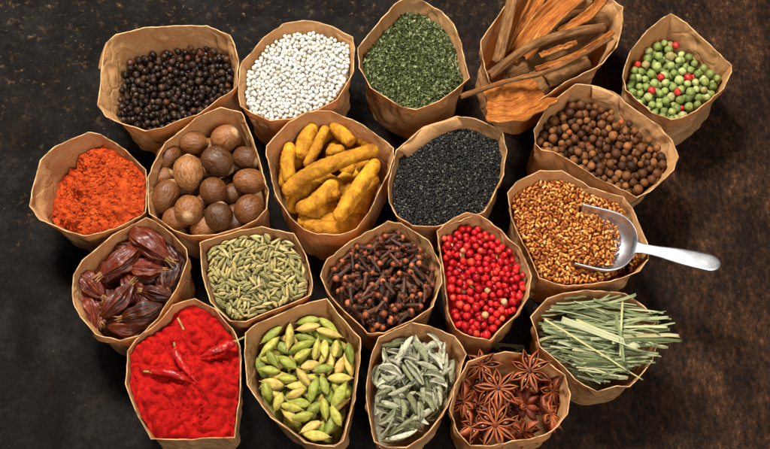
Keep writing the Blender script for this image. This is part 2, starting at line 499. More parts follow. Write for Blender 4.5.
# ------------------------------------------------------------------ the pieces
def round_mesh(name, mat, sub=3, wr=.0, wscale=3, low=.05, seed=0, dimple=0, crown=0):
    V, F = ico(sub)
    dv = low * vnoise(V, 1.3, seed)
    if wr: dv = dv - wr * (1 - np.abs(vnoise(V, wscale, seed + 3)) * 2.4).clip(0, 1) ** 2
    if dimple: dv -= dimple * np.exp(-((1 - V[:, 2]) / .03))
    if crown:
        rr = np.hypot(V[:, 0], V[:, 1]); dv += crown * np.exp(-((rr - .26) / .08) ** 2) * (V[:, 2] > 0); dv -= crown * .8 * np.exp(-(rr / .14) ** 2) * (V[:, 2] > 0)
    return build_mesh(name, V * (1 + dv)[:, None], F, (mat,))

def ball_maker(r0, r1, nv, pick=None):
    def mk():
        r = random.uniform(r0, r1); v = pick() if pick else random.randrange(nv)
        return np.zeros((1, 3)), np.array([r]), {'v': v, 's': (r, r * random.uniform(.94, 1.05), r * random.uniform(.94, 1.05)), 'pitch': 1.5}
    return mk

def spindle(n, seg, prof, lobes=0, lob=.0, bend=0.0, lump=.0, seed=0, sub_mark=None, power=1.0):
    """a closed body of unit half-length along X; prof(t) radius for t in 0..1"""
    t = np.linspace(0, 1, n); x = -np.cos(t * PI)
    S = np.stack([x, 0 * x, bend * (1 - x * x)], -1)
    R = np.array([max(prof((xx + 1) / 2), 1e-4) for xx in x]); V, A = [], []
    for i in range(n):
        for k in range(seg):
            a = 2 * PI * k / seg
            rid = math.cos(a * lobes) if lobes else 0
            if lobes and power != 1: rid = 2 * ((rid + 1) / 2) ** power - 1
            r = R[i] * (1 + lob * rid) * (1 + lump * mn.noise(Vector((x[i] * 2.2 + seed, math.cos(a) * 1.2, math.sin(a) * 1.2 + seed))))
            V.append((S[i, 0], S[i, 1] + r * math.cos(a), S[i, 2] + r * math.sin(a))); A.append(max(0, rid))
    F = [(i * seg + k, i * seg + (k + 1) % seg, (i + 1) * seg + (k + 1) % seg, (i + 1) * seg + k) for i in range(n - 1) for k in range(seg)]
    return np.array(V), np.array(F)[:, ::-1].copy(), np.array(A)

def capsule_maker(hl, hw, nv, S=5, var=.18, pitch=.25, pick=None, zs=1.0, taper=.75):
    def mk():
        k = random.uniform(1 - var, 1 + var); l = hl * k; w = hw * random.uniform(1 - var * .7, 1 + var * .7)
        xs = np.linspace(-1, 1, S) * (l - w * .5); r = w * (1 - (1 - taper) * np.abs(np.linspace(-1, 1, S))) * min(1, zs * 1.1)
        return np.stack([xs, 0 * xs, 0 * xs], -1), r, {'v': pick() if pick else random.randrange(nv), 's': (l, w, w * zs), 'pitch': pitch}
    return mk

# ================================================================== the table
TM = table_mat()
g = 1.6
bm = bmesh.new(); bmesh.ops.create_grid(bm, x_segments=8, y_segments=8, size=g)
me = bpy.data.meshes.new('table_top'); bm.to_mesh(me); bm.free(); me.materials.append(TM)
tag(link('table_top', me), 'dark worn metal table top, black with gold flecks and rusty brown on the right', 'table top', None, 'structure')

# ================================================================== the bags (rims in photograph pixels)
BAG = {}
BAG['pepper'] = make_bag([(106,43),(116,34),(145,27),(172,25.5),(207,26),(230,35),(235,46),(239,60),(237,86),(219,99),(197,115),(165,127),(145,131),(125,125),(107,117),(97,105),(101,75)],
    'creased brown paper bag of black peppercorns with a torn corner', d=.0165, tilt=(.10, -.10), lean=(.3, .2), sb=.85, seed=1)
BAG['white'] = make_bag([(241,62),(264,37),(283,24),(310,21),(332,26),(353,37),(355,48),(354,72),(337,100),(318,110),(290,119),(270,121),(240,106),(238,85)],
    'brown paper bag filled to the brim with white peppercorns', d=.0060, tilt=(.05, -.02), mound=.003, sb=.87, seed=2)
BAG['herb'] = make_bag([(358,48),(377,24),(395,4),(406,-3),(420,-1),(442,12),(454,24),(463,52),(470,78),(440,101),(416,110),(401,107),(370,88),(359,68)],
    'brown paper bag of dried green herb flakes', d=.012, mound=.003, sb=.87, seed=3)
BAG['cinnamon'] = make_bag([(489,82),(481,50),(481,40),(500,13),(512,-3),(545,-14),(590,-8),(612,0),(623,7),(623,23),(617,47),(602,64),(565,82),(530,106),(510,98)],
    'brown paper bag stuffed with long pieces of cinnamon bark', d=.030, sb=.89, lean=(-.5, 0), seed=4)
BAG['green'] = make_bag([(671,13),(687,23),(710,44),(732,65),(732,72),(724,89),(705,104),(687,116),(671,120),(652,113),(626,90),(622,77),(630,51),(647,30)],
    'brown paper bag of green peppercorns mixed with a few red ones', d=.013, tilt=(-.02, -.10), lean=(.35, 0), sb=.89, seed=5)
BAG['allspice'] = make_bag([(535,144),(534,130),(547,105),(575,84),(592,85),(619,95),(625,102),(659,126),(672,140),(679,157),(674,170),(650,192),(637,198),(615,186),(597,178),(573,163),(553,152),(541,150)],
    'long brown paper bag of round brown allspice berries', d=.0105, tilt=(.02, -.05), lean=(-.5, .1), sb=.89, seed=6)
BAG['orange'] = make_bag([(29,206),(40,160),(55,146),(88,132),(101,134),(125,149),(146,170),(147,190),(146,212),(115,229),(84,236),(50,224),(40,219)],
    'brown paper bag of bright orange ground spice', d=.0115, tilt=(.18, -.06), mound=.004, lean=(.1, .3), sb=.87, seed=7)
BAG['nutmeg'] = make_bag([(148,178),(165,142),(195,118),(221,107),(241,112),(255,145),(262,168),(268,190),(267,209),(257,220),(240,228),(215,235),(190,236),(170,228),(149,214)],
    'brown paper bag of whole nutmegs', d=.028, sb=.91, seed=8)
BAG['turmeric'] = make_bag([(266,146),(287,123),(307,112),(330,111),(352,119),(376,134),(394,148),(394,158),(380,190),(370,212),(357,229),(340,235),(318,234),(304,230),(290,218),(278,200),(270,172)],
    'brown paper bag of yellow turmeric fingers', d=.034, sb=.91, seed=9)
BAG['sesame'] = make_bag([(396,150),(422,128),(457,116),(473,118),(503,131),(507,150),(504,175),(491,202),(484,211),(462,220),(436,227),(412,226),(396,216),(389,203),(388,182)],
    'brown paper bag of tiny black seeds with a folded inner flap', d=.0100, mound=.003, lean=(.2, .1), sb=.89, seed=10)
BAG['fenugreek'] = make_bag([(507,193),(516,182),(540,170),(562,170),(590,187),(624,197),(632,208),(640,226),(648,243),(649,259),(640,271),(612,281),(580,285),(555,284),(539,278),(525,247),(510,215)],
    'brown paper bag of golden fenugreek seeds with the scoop in it', d=.0060, mound=.004, sb=.89, seed=11)
BAG['pods'] = make_bag([(73,275),(82,260),(112,235),(146,217),(157,222),(187,249),(188,260),(176,291),(158,319),(140,336),(120,341),(95,334),(80,317),(72,295)],
    'brown paper bag of dark red-brown dried pods', d=.027, sb=.91, seed=12)
BAG['fennel'] = make_bag([(200,243),(215,237),(240,230),(262,226),(294,233),(306,255),(312,282),(311,295),(278,309),(246,322),(230,321),(211,303),(202,275)],
    'brown paper bag of pale green fennel seeds', d=.0055, mound=.004, sb=.89, seed=13)
BAG['clove'] = make_bag([(320,276),(328,259),(350,241),(388,221),(401,223),(428,241),(441,265),(442,283),(433,306),(412,321),(385,333),(367,333),(349,316),(329,295)],
    'brown paper bag of dark brown cloves', d=.0085, mound=.004, sb=.89, seed=14)
BAG['pink'] = make_bag([(437,231),(444,224),(467,212),(480,215),(500,230),(519,247),(532,276),(529,297),(516,316),(490,341),(470,337),(455,329),(447,311),(443,270)],
    'narrow brown paper bag of bright red peppercorns', d=.0055, mound=.003, sb=.89, seed=15)
BAG['grass'] = make_bag([(530,317),(547,298),(562,293),(587,290),(625,293),(643,305),(658,320),(659,335),(653,360),(630,387),(618,386),(597,392),(575,379),(559,363),(540,346)],
    'brown paper bag of cut dried lemongrass leaves', d=.012, sb=.89, seed=16)
BAG['chili'] = make_bag([(127,351),(136,339),(158,322),(172,305),(195,298),(215,308),(232,328),(240,345),(241,375),(238,410),(235,438),(192,439.5),(151,439),(136,413),(125,384)],
    'brown paper bag of bright red chili powder', d=.0075, tilt=(0, -.03), mound=.005, lean=(-.35, .1), sb=.93, seed=17)
BAG['cardamom'] = make_bag([(245,333),(257,323),(292,308),(327,298),(338,313),(360,338),(360,360),(355,399),(343,441),(335,447),(305,443),(270,417),(247,385),(244,355)],
    'brown paper bag of green cardamom pods', d=.0145, tilt=(0, -.04), lean=(.1, 0), sb=.89, seed=18)
BAG['sage'] = make_bag([(379,337),(395,329),(412,322),(430,326),(455,336),(467,354),(458,382),(447,408),(430,431),(407,448),(385,447),(374,442),(367,405),(366,385),(371,355)],
    'brown paper bag of curled pale grey-green sage leaves', d=.0085, tilt=(-.12, 0), mound=.002, sb=.89, seed=19)
BAG['anise'] = make_bag([(449,410),(455,385),(468,361),(485,355),(505,351),(530,355),(550,363),(565,375),(571,394),(568,414),(550,432),(528,440),(500,444),(470,446),(457,432)],
    'brown paper bag of reddish brown star anise', d=.030, sb=.93, seed=20)

def flap(b, px, name, width=.0009):
    """a strip of paper folded over the rim: px = outline in photograph pixels with heights"""
    P = np.array([at(x, y, z)[:] for x, y, z in px]); n = len(P) // 2
    A, B = P[:n], P[n:][::-1]; N = 14
    a, c = through(A, N), through(B, N); rows = 5; V = []
    for j in range(rows):
        f = j / (rows - 1); q = a * (1 - f) + c * f
        q[:, 2] += .0012 * np.array([mn.noise(Vector(v * 90)) for v in q]) + .002 * f * (1 - f) * 2
        V.append(q)
    V = np.concatenate(V); m = len(V)
    F = [(j * N + i, j * N + i + 1, (j + 1) * N + i + 1, (j + 1) * N + i) for j in range(rows - 1) for i in range(N - 1)]
    V2 = V - np.array([0, 0, .0006]); F2 = [tuple(m + k for k in f[::-1]) for f in F]
    br = [j * N for j in range(rows)]; E = list(range(N)) + [j * N + N - 1 for j in range(1, rows)] + [(rows - 1) * N + i for i in range(N - 2, -1, -1)] + [j * N for j in range(rows - 2, 0, -1)]
    F3 = [(E[k], m + E[k], m + E[(k + 1) % len(E)], E[(k + 1) % len(E)]) for k in range(len(E))]
    org = np.array(b.root.location)
    link(name, build_mesh(name, np.concatenate([V, V2]) - org, np.array(F + F2 + F3), (M_PAPER,)), b.root)

h = H
flap(BAG['sesame'], [(398,149,h),(422,128.5,h),(457,117,h+.001), (464,127,h-.006),(438,136,h-.008),(408,158,h-.009)], 'folded_flap')
flap(BAG['allspice'], [(592,86,h),(606,90,h+.001),(619,96,h), (618,106,h-.007),(606,103,h-.008),(592,99,h-.008)], 'folded_flap')
flap(BAG['pepper'], [(107,42,h),(104,55,h+.001),(102,70,h), (98,69,h-.012),(100,58,h-.010),(105,46,h-.006)], 'torn_corner')

# ================================================================== round spices
C = lambda *a: lin(*a)
# black pepper
mp = spice('black_pepper_skin', [(0, (.008, .005, .0035)), (.5, (.018, .010, .006)), (.85, (.04, .021, .012)), (.95, (.06, .026, .014)), (1, (.07, .02, .010))], .38, .22, 500, .45, 900, .5)
protos = [round_mesh('black_peppercorn', mp, 3, .20, 2.6, .06, i * 7.3) for i in range(6)]
b = BAG['pepper']; heap(b, 'black_pepper_heap', mp, 'black pepper filling the bag under its top peppercorns', 'pepper', drop=.010)
it = Settle(b, .0125).fill(ball_maker(.0020, .0029, 6), 600, over=.0024)
populate(it, 'black_peppercorn', protos, lambda p: 'small wrinkled black peppercorn in the bag at the top left', 'peppercorn', 'black peppercorns', 300, ('black_peppercorns', 'black peppercorns lying deeper in the top left bag'))

# white pepper
mw = spice('white_pepper_skin', [(0, (.46, .40, .30)), (.2, (.58, .53, .45)), (.8, (.68, .65, .58)), (1, (.74, .72, .67))], .45, .4, 500, .10, 800, .15, sss=.0)
protos = [round_mesh('white_peppercorn', mw, 3, .06, 2.4, .10, i * 3.3, dimple=.10) for i in range(3)]
b = BAG['white']; heap(b, 'white_pepper_heap', mw, 'white pepper filling the bag under its top peppercorns', 'pepper', drop=.0060)
it = Settle(b, .0085).fill(ball_maker(.0013, .00175, 3), 1500, over=.0014, fails=120)
populate(it, 'white_peppercorn', protos, lambda p: 'small round white peppercorn in the brim-full bag', 'peppercorn', 'white peppercorns', 300, ('white_peppercorns', 'mass of small white peppercorns between the largest ones'))

# green pepper
mg = spice('green_pepper_skin', [(0, (.10, .13, .03)), (.35, (.18, .23, .055)), (.7, (.26, .31, .085)), (.93, (.36, .39, .15)), (1, (.30, .20, .08))], .45, .28, 300, .3, 700, .3)
mr = spice('red_pepper_skin', [(0, (.36, .012, .012)), (1, (.50, .03, .02))], .4, .45, 400, .25, 700, .2)
protos = [round_mesh('green_peppercorn', mg, 3, .12, 2.2, .09, i * 5.1, dimple=.12) for i in range(4)] + [round_mesh('red_peppercorn', mr, 3, .14, 2.2, .08, i * 5.1) for i in range(2)]
b = BAG['green']; heap(b, 'green_pepper_heap', mg, 'green pepper filling the bag under its top peppercorns', 'pepper', drop=.010)
it = Settle(b, .0135).fill(ball_maker(.0025, .0035, 4), 400, over=.0026)
vis = seen(it); reds = []
redspots = [(637,60),(677,49),(660,77),(652,88),(676,93),(674,101),(681,106),(687,76),(696,78)]
for sx, sy in redspots:
    pr = project(np.array([i[0] for i in it])); dd = np.hypot(pr[:, 0] - sx, pr[:, 1] - sy) + np.where(vis > 60, 0, 50)
    it[int(np.argmin(dd))][2]['v'] = 4 + random.randrange(2)
gi = [i for i in it if i[2]['v'] < 4]; ri = [i for i in it if i[2]['v'] >= 4]
populate(gi, 'green_peppercorn', protos, lambda p: 'round green peppercorn in the bag at the top right', 'peppercorn', 'green peppercorns', 300)
populate(ri, 'red_peppercorn', protos, lambda p: 'wrinkled red peppercorn among the green peppercorns', 'peppercorn', 'red peppercorns among the green', 300)

# allspice
ma = spice('allspice_skin', [(0, (.03, .011, .004)), (.4, (.085, .029, .008)), (.75, (.15, .054, .015)), (.95, (.24, .095, .026)), (1, (.32, .07, .016))], .55, .22, 500, .35, 1100, .55)
protos = [round_mesh('allspice_berry', ma, 3, .05, 3.4, .05, i * 4.7, crown=.09) for i in range(5)]
b = BAG['allspice']; heap(b, 'allspice_heap', ma, 'allspice filling the bag under its top berries', 'allspice', drop=.010)
it = Settle(b, .0135).fill(ball_maker(.0021, .0036, 5), 420, over=.0028)
populate(it, 'allspice_berry', protos, lambda p: 'round dull brown allspice berry in the long bag', 'berry', 'allspice berries', 300, ('allspice_berries', 'allspice berries lying deeper in the long bag'))

# red (pink) pepper
mk_ = spice('pink_pepper_skin', [(0, (.26, .004, .007)), (.5, (.46, .008, .010)), (.85, (.58, .016, .014)), (.97, (.56, .05, .02)), (1, (.45, .10, .04))], .36, .3, 300, .4, 600, .2)
mc = spice('bare_pepper_seed', [(0, (.45, .25, .10)), (1, (.62, .42, .22))], .5, .4, 400, .3)
protos = [round_mesh('pink_peppercorn', mk_, 3, .10, 2.0, .10, i * 6.1, dimple=.08) for i in range(4)] + [round_mesh('pale_peppercorn', mc, 3, .12, 2.2, .07, 3.0)]
b = BAG['pink']; heap(b, 'red_pepper_heap', mk_, 'red pepper filling the bag under its top peppercorns', 'pepper', drop=.0115)
it = Settle(b, .0125).fill(ball_maker(.0019, .0028, 4), 560, over=.0026)
vis = seen(it)
for sx, sy in [(471,287),(466,291),(464,257),(497,257),(504,299),(485,315),(450,249),(486,290)]:
    pr = project(np.array([i[0] for i in it])); dd = np.hypot(pr[:, 0] - sx, pr[:, 1] - sy) + np.where(vis > 50, 0, 50)
    it[int(np.argmin(dd))][2]['v'] = 4
populate([i for i in it if i[2]['v'] < 4], 'pink_peppercorn', protos, lambda p: 'shiny bright red peppercorn in the narrow bag', 'peppercorn', 'red peppercorns in the narrow bag', 300, ('pink_peppercorns', 'red peppercorns lying deeper in the narrow bag'))
populate([i for i in it if i[2]['v'] == 4], 'pale_peppercorn', protos, lambda p: 'pale tan peppercorn among the bright red ones', 'peppercorn', 'pale peppercorns among the red', 300)

# ================================================================== fenugreek + scoop
SC_Z = H + .0045
sc_back = at(637, 247, SC_Z); sc_tip = at(574, 232, SC_Z - .002)
ax = (sc_back - sc_tip); LEN = ax.length; ax.normalize()
ay = Vector((0, 0, 1)).cross(ax).normalized(); az = ax.cross(ay)
def scoop_surface(nu=40, nv=28, off=0.0):
    R0 = .0215; P = []
    for i in range(nu):
        f = i / (nu - 1)
        for j in range(nv):
            a = -PI / 2 + PI * j / (nv - 1)                   # -90..90 : rim, bottom, rim
            side = abs(a) / (PI / 2)
            x0 = LEN * (.12 + .0 * side) + .006 * (1 - side) ** 1.5
            if a > 0: x0 -= .004
            x = x0 + (LEN - x0) * math.sin(f * PI / 2)
            g_ = max(0.0, (x - LEN * .42) / (LEN * .58)); w = math.sqrt(max(0, 1 - g_ ** 2.6)) * (R0 - off)
            dp = w * .78
            P.append((x - (off if f == 1 else 0), w * math.sin(a), -dp * math.cos(a)))
    return np.array(P)
o_ = scoop_surface(); i_ = scoop_surface(off=.0009); nu, nv = 40, 28
F = []; N0 = nu * nv
for i in range(nu - 1):
    for j in range(nv - 1):
        q = (i * nv + j, i * nv + j + 1, (i + 1) * nv + j + 1, (i + 1) * nv + j); F.append(q); F.append(tuple(N0 + k for k in q[::-1]))
for i in range(nu - 1):
    for j in (0, nv - 1):
        q = (i * nv + j, (i + 1) * nv + j, N0 + (i + 1) * nv + j, N0 + i * nv + j); F.append(q if j == 0 else q[::-1])
for j in range(nv - 1): F.append((j, j + 1, N0 + j + 1, N0 + j)[::-1])
t = NT('scoop_steel'); co = t.obj()
ms = t.done(t.bsdf((.70, .71, .74, 1), t.ramp(t.noise(co, 90, 4), [(.3, (.34, .34, .34)), (.7, (.46, .46, .46))]), .5, t.bump(t.noise(co, 700, 3), .08, .0002), Metallic=1.0))
scoop = bpy.data.objects.new('spice_scoop', None); COL.objects.link(scoop); scoop.empty_display_size = .02
RM = Matrix((ax, ay, az)).transposed().to_4x4()
scoop.matrix_world = Matrix.Translation(sc_tip) @ RM
tag(scoop, 'small shiny steel scoop lying in the fenugreek seeds, handle out over the rim', 'scoop')
link('scoop_bowl', build_mesh('scoop_bowl', np.concatenate([o_, i_]), np.array(F), (ms,)), scoop)
# handle: neck, then a flat widening paddle
hl = .056; hs = np.sin(np.linspace(0, PI / 2, 26)); HV = []
for f in hs:
    x = LEN - .0035 + f * hl
    w = .0032 + .0027 * (1 / (1 + math.exp(-(f - .42) * 11))); 
    w *= math.sqrt(max(0, 1 - max(0, (f - .86) / .14) ** 2)) if f < 1 else 0.02
    if f < .1: w += .005 * (1 - f / .1) ** 2
    th = .0017 + .0008 * f
    z = -.0012 + .0022 * math.sin(f * PI * .55)
    for k in range(16):
        a = 2 * PI * k / 16; cx, sy = math.cos(a), math.sin(a)
        HV.append((x, w * math.copysign(abs(cx) ** .8, cx), z + th * (w / .006) ** .3 * math.copysign(abs(sy) ** .8, sy) + .0008 * (abs(cx) ** 4)))
HF = [(i * 16 + k, i * 16 + (k + 1) % 16, (i + 1) * 16 + (k + 1) % 16, (i + 1) * 16 + k) for i in range(25) for k in range(16)]
link('scoop_handle', build_mesh('scoop_handle', np.array(HV), [np.array(HF), np.array([list(range(16))]), np.array([[25 * 16 + k for k in range(15, -1, -1)]])], (ms,)), scoop)
SCW = (o_ @ np.array(RM.to_3x3()).T) + np.array(sc_tip)

mf = spice('fenugreek_seed_coat', [(0, (.20, .04, .007)), (.3, (.36, .09, .014)), (.6, (.50, .18, .03)), (.85, (.60, .27, .06)), (1, (.68, .36, .11))], .45, .25, 500, .25, 900, .3)
def fenu(i):
    V, F = ico(2); p = .72
    V = np.sign(V) * np.abs(V) ** p; V /= np.abs(V).max()
    V = V * np.array([1, .68, .55]); V *= (1 + .16 * vnoise(V, 1.4, i * 3.7))[:, None]
    g_ = np.exp(-((V[:, 0] - .35 - .5 * V[:, 1]) / .13) ** 2) * (V[:, 2] > 0); V[:, 2] -= .14 * g_
    return build_mesh('fenugreek_seed', V, F, (mf,))
protos = [fenu(i) for i in range(6)]
b = BAG['fenugreek']
def dip(XY):      # the seeds lie lower against the back of the scoop
    q = (np.asarray(XY) - np.array(sc_tip)[:2]); x = q @ np.array(ax)[:2]; y = q @ np.array(ay)[:2]
    ins = (np.abs(y) < .0205) & (x < LEN) & (x > LEN * .5)
    return -.010 * np.where(ins, np.clip((x / LEN - .70) / .2, 0, 1), 0)
b.extra = dip
heap(b, 'fenugreek_heap', mf, 'fenugreek filling the bag under its top seeds', 'fenugreek', drop=.0072)
SCN = SCW[::2]
def clear_scoop(P, r):
    z = top_z(b, P); Q = np.concatenate([P, (z - .001)[..., None]], -1).reshape(-1, 3)
    d = np.sqrt(((Q[:, None] - SCN[None]) ** 2).sum(-1)).min(1).reshape(P.shape[:-1])
    return (d > .0022).all(1)
it = Settle(b, .0085, extra=clear_scoop).fill(capsule_maker(.0016, .00122, 6, 2, .22, .6), 3400, over=.0024, fails=120)
populate(it, 'fenugreek_seed', protos, lambda p: 'small golden brown fenugreek seed in the bag with the scoop', 'seed', 'fenugreek seeds', 300, ('fenugreek_seeds', 'mass of golden fenugreek seeds between the largest ones'))

# ================================================================== fennel
mfe = spice('fennel_seed_coat', [(0, (.07, .07, .018)), (.35, (.17, .155, .042)), (.6, (.26, .22, .06)), (.8, (.30, .20, .06)), (1, (.42, .36, .15))], .55, .25, 500, .3, 800, .2, mark=(.56, .46, .21, 1))
protos = []
for i in range(6):
    V, F, A = spindle(12, 20, lambda t: (math.sin(PI * (t * .96 + .02)) ** .75), 5, .22, (-.12, .1, .2, 0, -.2, .15)[i] * 2, .12, i * 3.0, power=2.2)
    protos.append(build_mesh('fennel_seed', V * np.array([1, 1, 1]), F, (mfe,), True, A * .75))
b = BAG['fennel']; heap(b, 'fennel_heap', mfe, 'fennel filling the bag under its top seeds', 'fennel', drop=.0062)
it = Settle(b, .0080).fill(capsule_maker(.0038, .00100, 6, 5, .32, .26, taper=.6), 1600, over=.0036, fails=120)
populate(it, 'fennel_seed', protos, lambda p: 'slender ridged pale green fennel seed', 'seed', 'fennel seeds', 300, ('fennel_seeds', 'mass of pale green fennel seeds between the largest ones'))

# ================================================================== cloves
mcs = spice('clove_stem_skin', [(0, (.025, .008, .003)), (.5, (.055, .018, .007)), (1, (.12, .042, .015))], .6, .35, 500, .4, 900, .6)
mch = spice('clove_bud_skin', [(0, (.09, .020, .007)), (.5, (.24, .055, .016)), (1, (.42, .12, .04))], .55, .35, 500, .35, 900, .5)
protos, kids = [], []
for i in range(4):
    x = np.linspace(-1, .62, 9); S = np.stack([x, 0 * x, (.05 * i - .08) * (1 - x * x)], -1)
    Rr = np.interp(x, [-1, -.85, 0, .45, .62], [.10, .15, .185, .23, .27])
    V, G = tube(S, Rr, 12, lambda t, a: 1 + .14 * math.cos(4 * a) + .10 * mn.noise(Vector((t * 5, a, i))))
    pr_ = []
    for k in range(4):                                        # the four calyx lobes are the flared top of the stem
        a = PI / 2 * k + .4; d = np.array([0, math.cos(a), math.sin(a)])
        pr_.append(tube(np.array([np.array([.52, 0, 0]) + d * .20, np.array([.70, 0, 0]) + d * .33, np.array([.82, 0, 0]) + d * .42]), [.12, .085, .01], 6))
    V, G = join([(V, G)] + pr_)
    protos.append(build_mesh('clove', V, G, (mcs,)))
    V, F = ico(2); V = V * (1 + .08 * vnoise(V, 2, i))[:, None] * np.array([.29, .29, .29]) + np.array([.78, 0, 0])
    kids.append([('flower_bud', build_mesh('flower_bud', V, F, (mch,)))])
b = BAG['clove']; heap(b, 'clove_heap', mcs, 'cloves filling the bag under the top ones', 'cloves', drop=.009)
def clove_maker():
    k = random.uniform(.0056, .0082); xs = np.array([-.9, -.45, 0, .4, .8]); r = np.array([.14, .18, .2, .26, .34]) * k
    return np.stack([xs * k, 0 * xs, 0 * xs], -1), r, {'v': random.randrange(4), 's': (k, k, k), 'up': .55}
it = Settle(b, .0125).fill(clove_maker, 300, K=36, over=.0082, fails=160)
populate(it, 'clove', protos, lambda p: 'dark brown dried clove with a round reddish bud', 'clove', 'cloves', 300, None, children=kids)

# ================================================================== cardamom
mca = spice('cardamom_husk', [(0, (.11, .15, .016)), (.3, (.20, .24, .026)), (.6, (.32, .31, .045)), (.85, (.42, .35, .07)), (1, (.48, .30, .08))], .45, .25, 350, .35, 800, .6, .0006, mark=(.42, .36, .09, 1))
mcp = spice('cardamom_pale_husk', [(0, (.44, .31, .08)), (1, (.54, .34, .11))], .5, .25, 350, .3, 800, .6, .0006)
mst = spice('dry_stalk', [(0, (.28, .19, .08)), (1, (.42, .30, .14))], .7, .2, 500, .3)
protos, kids = [], []
for i in range(8):
    mm = mcp if i >= 6 else mca
    prof = lambda t, i=i: 1.0 * (math.sin(PI * min(1, (t * .97 + .02)) ** (.86 + .05 * (i % 3))) ** .62)
    V, F, A = spindle(16, 30, prof, 3, .10, (.1, -.06, .14, 0, .07, -.1, .1, 0)[i], .14, i * 5.0)
    ang = np.arctan2(V[:, 2], V[:, 1]); st_ = np.cos(ang * 15 + 2 * vnoise(V, (1.2, .3, .3), i)); V[:, 1:] *= (1 + .05 * st_ + .05 * vnoise(V, (3, 3, 3), i + 20))[:, None]
    protos.append(build_mesh('cardamom_pod', V, F, (mm,), True, np.clip(st_, 0, 1) * .5))
    S = np.array([[.93, 0, 0], [1.06, .02, .03], [1.2, .05, .02]]); Vs, G = tube(S, [.15, .09, .07], 7)
    Vt, Gt = tube(np.array([[-.93, 0, 0], [-1.04, 0, .02], [-1.12, .03, .02]]), [.14, .08, .03], 7)
    kids.append([('dry_stalk', build_mesh('dry_stalk', Vs, G, (mst,))), ('dry_tip', build_mesh('dry_tip', Vt, Gt, (mst,)))])
b = BAG['cardamom']; heap(b, 'cardamom_heap', mca, 'cardamom filling the bag under the top pods', 'cardamom', drop=.020)
it = Settle(b, .0225).fill(capsule_maker(.0072, .0030, 8, 5, .2, .22, taper=.6, pick=lambda: random.choices(range(8), [3, 3, 3, 3, 3, 3, .45, .45])[0]), 260, K=36, over=.0095, fails=250)
populate(it, 'cardamom_pod', protos, lambda p: 'dry tan cardamom pod among the green ones' if p['v'] >= 6 else 'plump ribbed green cardamom pod', 'cardamom pod', lambda p: 'tan cardamom pods' if p['v'] >= 6 else 'green cardamom pods', 300, None, children=kids)

# ================================================================== sage
msg = spice('sage_leaf', [(0, (.10, .105, .04)), (.25, (.22, .225, .12)), (.7, (.36, .35, .235)), (1, (.52, .50, .37))], .85, .12, 450, .35, 1300, 1.0, .0007)
protos = []
for i in range(7):
    nL, nA = 16, 13; curl = (2.3, 4.3, 3.4, 4.8, 2.8, 3.9, 1.9)[i]; V = []
    for side in (0, 1):
        for a_ in range(nL):
            t_ = a_ / (nL - 1); x = -1 + 2 * t_; w = max(.10, math.sin(PI * (t_ * .94 + .03)) ** .55)
            bend = (.9, -.7, 1.3, .4, -1.1, .8, 1.0)[i]; yo = bend * (1 - x * x) * 1.1
            for k in range(nA):
                an = (k / (nA - 1) - .5) * curl * (1 + .25 * mn.noise(Vector((t_ * 3, i, 0)))); r = w * (1 - .12 * side) * (1 + .12 * mn.noise(Vector((t_ * 4, an * 1.4, i * 3))))
                V.append((x, yo + r * math.sin(an), -r * math.cos(an) + .25 * bend * (1 - x * x)))
    q = lambda s_, a_, k: s_ * nL * nA + a_ * nA + k
    F = []
    for a_ in range(nL - 1):
        for k in range(nA - 1):
            F.append((q(0, a_, k), q(0, a_ + 1, k), q(0, a_ + 1, k + 1), q(0, a_, k + 1))); F.append((q(1, a_, k + 1), q(1, a_ + 1, k + 1), q(1, a_ + 1, k), q(1, a_, k)))
        for k in (0, nA - 1): 
            f4 = (q(0, a_, k), q(1, a_, k), q(1, a_ + 1, k), q(0, a_ + 1, k)); F.append(f4 if k == 0 else f4[::-1])
    for a_ in (0, nL - 1):
        for k in range(nA - 1): F.append((q(0, a_, k), q(0, a_, k + 1), q(1, a_, k + 1), q(1, a_, k)))
    protos.append(build_mesh('sage_leaf', np.array(V), np.array(F), (msg,)))
b = BAG['sage']; heap(b, 'sage_heap', msg, 'dried sage filling the bag under the top leaves', 'sage', drop=.018)
def sage_maker():
    k = random.uniform(.0050, .0100); w = random.uniform(.0018, .0028); xs = np.linspace(-.9, .9, 6)
    return np.stack([xs * k, 0 * xs, 0 * xs], -1), np.full(6, w * .72), {'v': random.randrange(7), 's': (k, w, w), 'pitch': .28}
it = Settle(b, .0175).fill(sage_maker, 300, K=40, over=.0085, fails=300)
populate(it, 'sage_leaf', protos, lambda p: 'curled dusty grey-green dried sage leaf in the bag', 'leaf', 'dried sage leaves in the bag', 300)
o = link('sage_leaf', protos[1], None); p = at(508, 345, .0022)
o.matrix_world = Matrix.Translation(p) @ Matrix.Rotation(-.1, 4, 'Z') @ Matrix.Diagonal((.011, .0034, .0026, 1))
tag(o, 'lone sage leaf fallen on the dark table above the star anise bag', 'leaf')

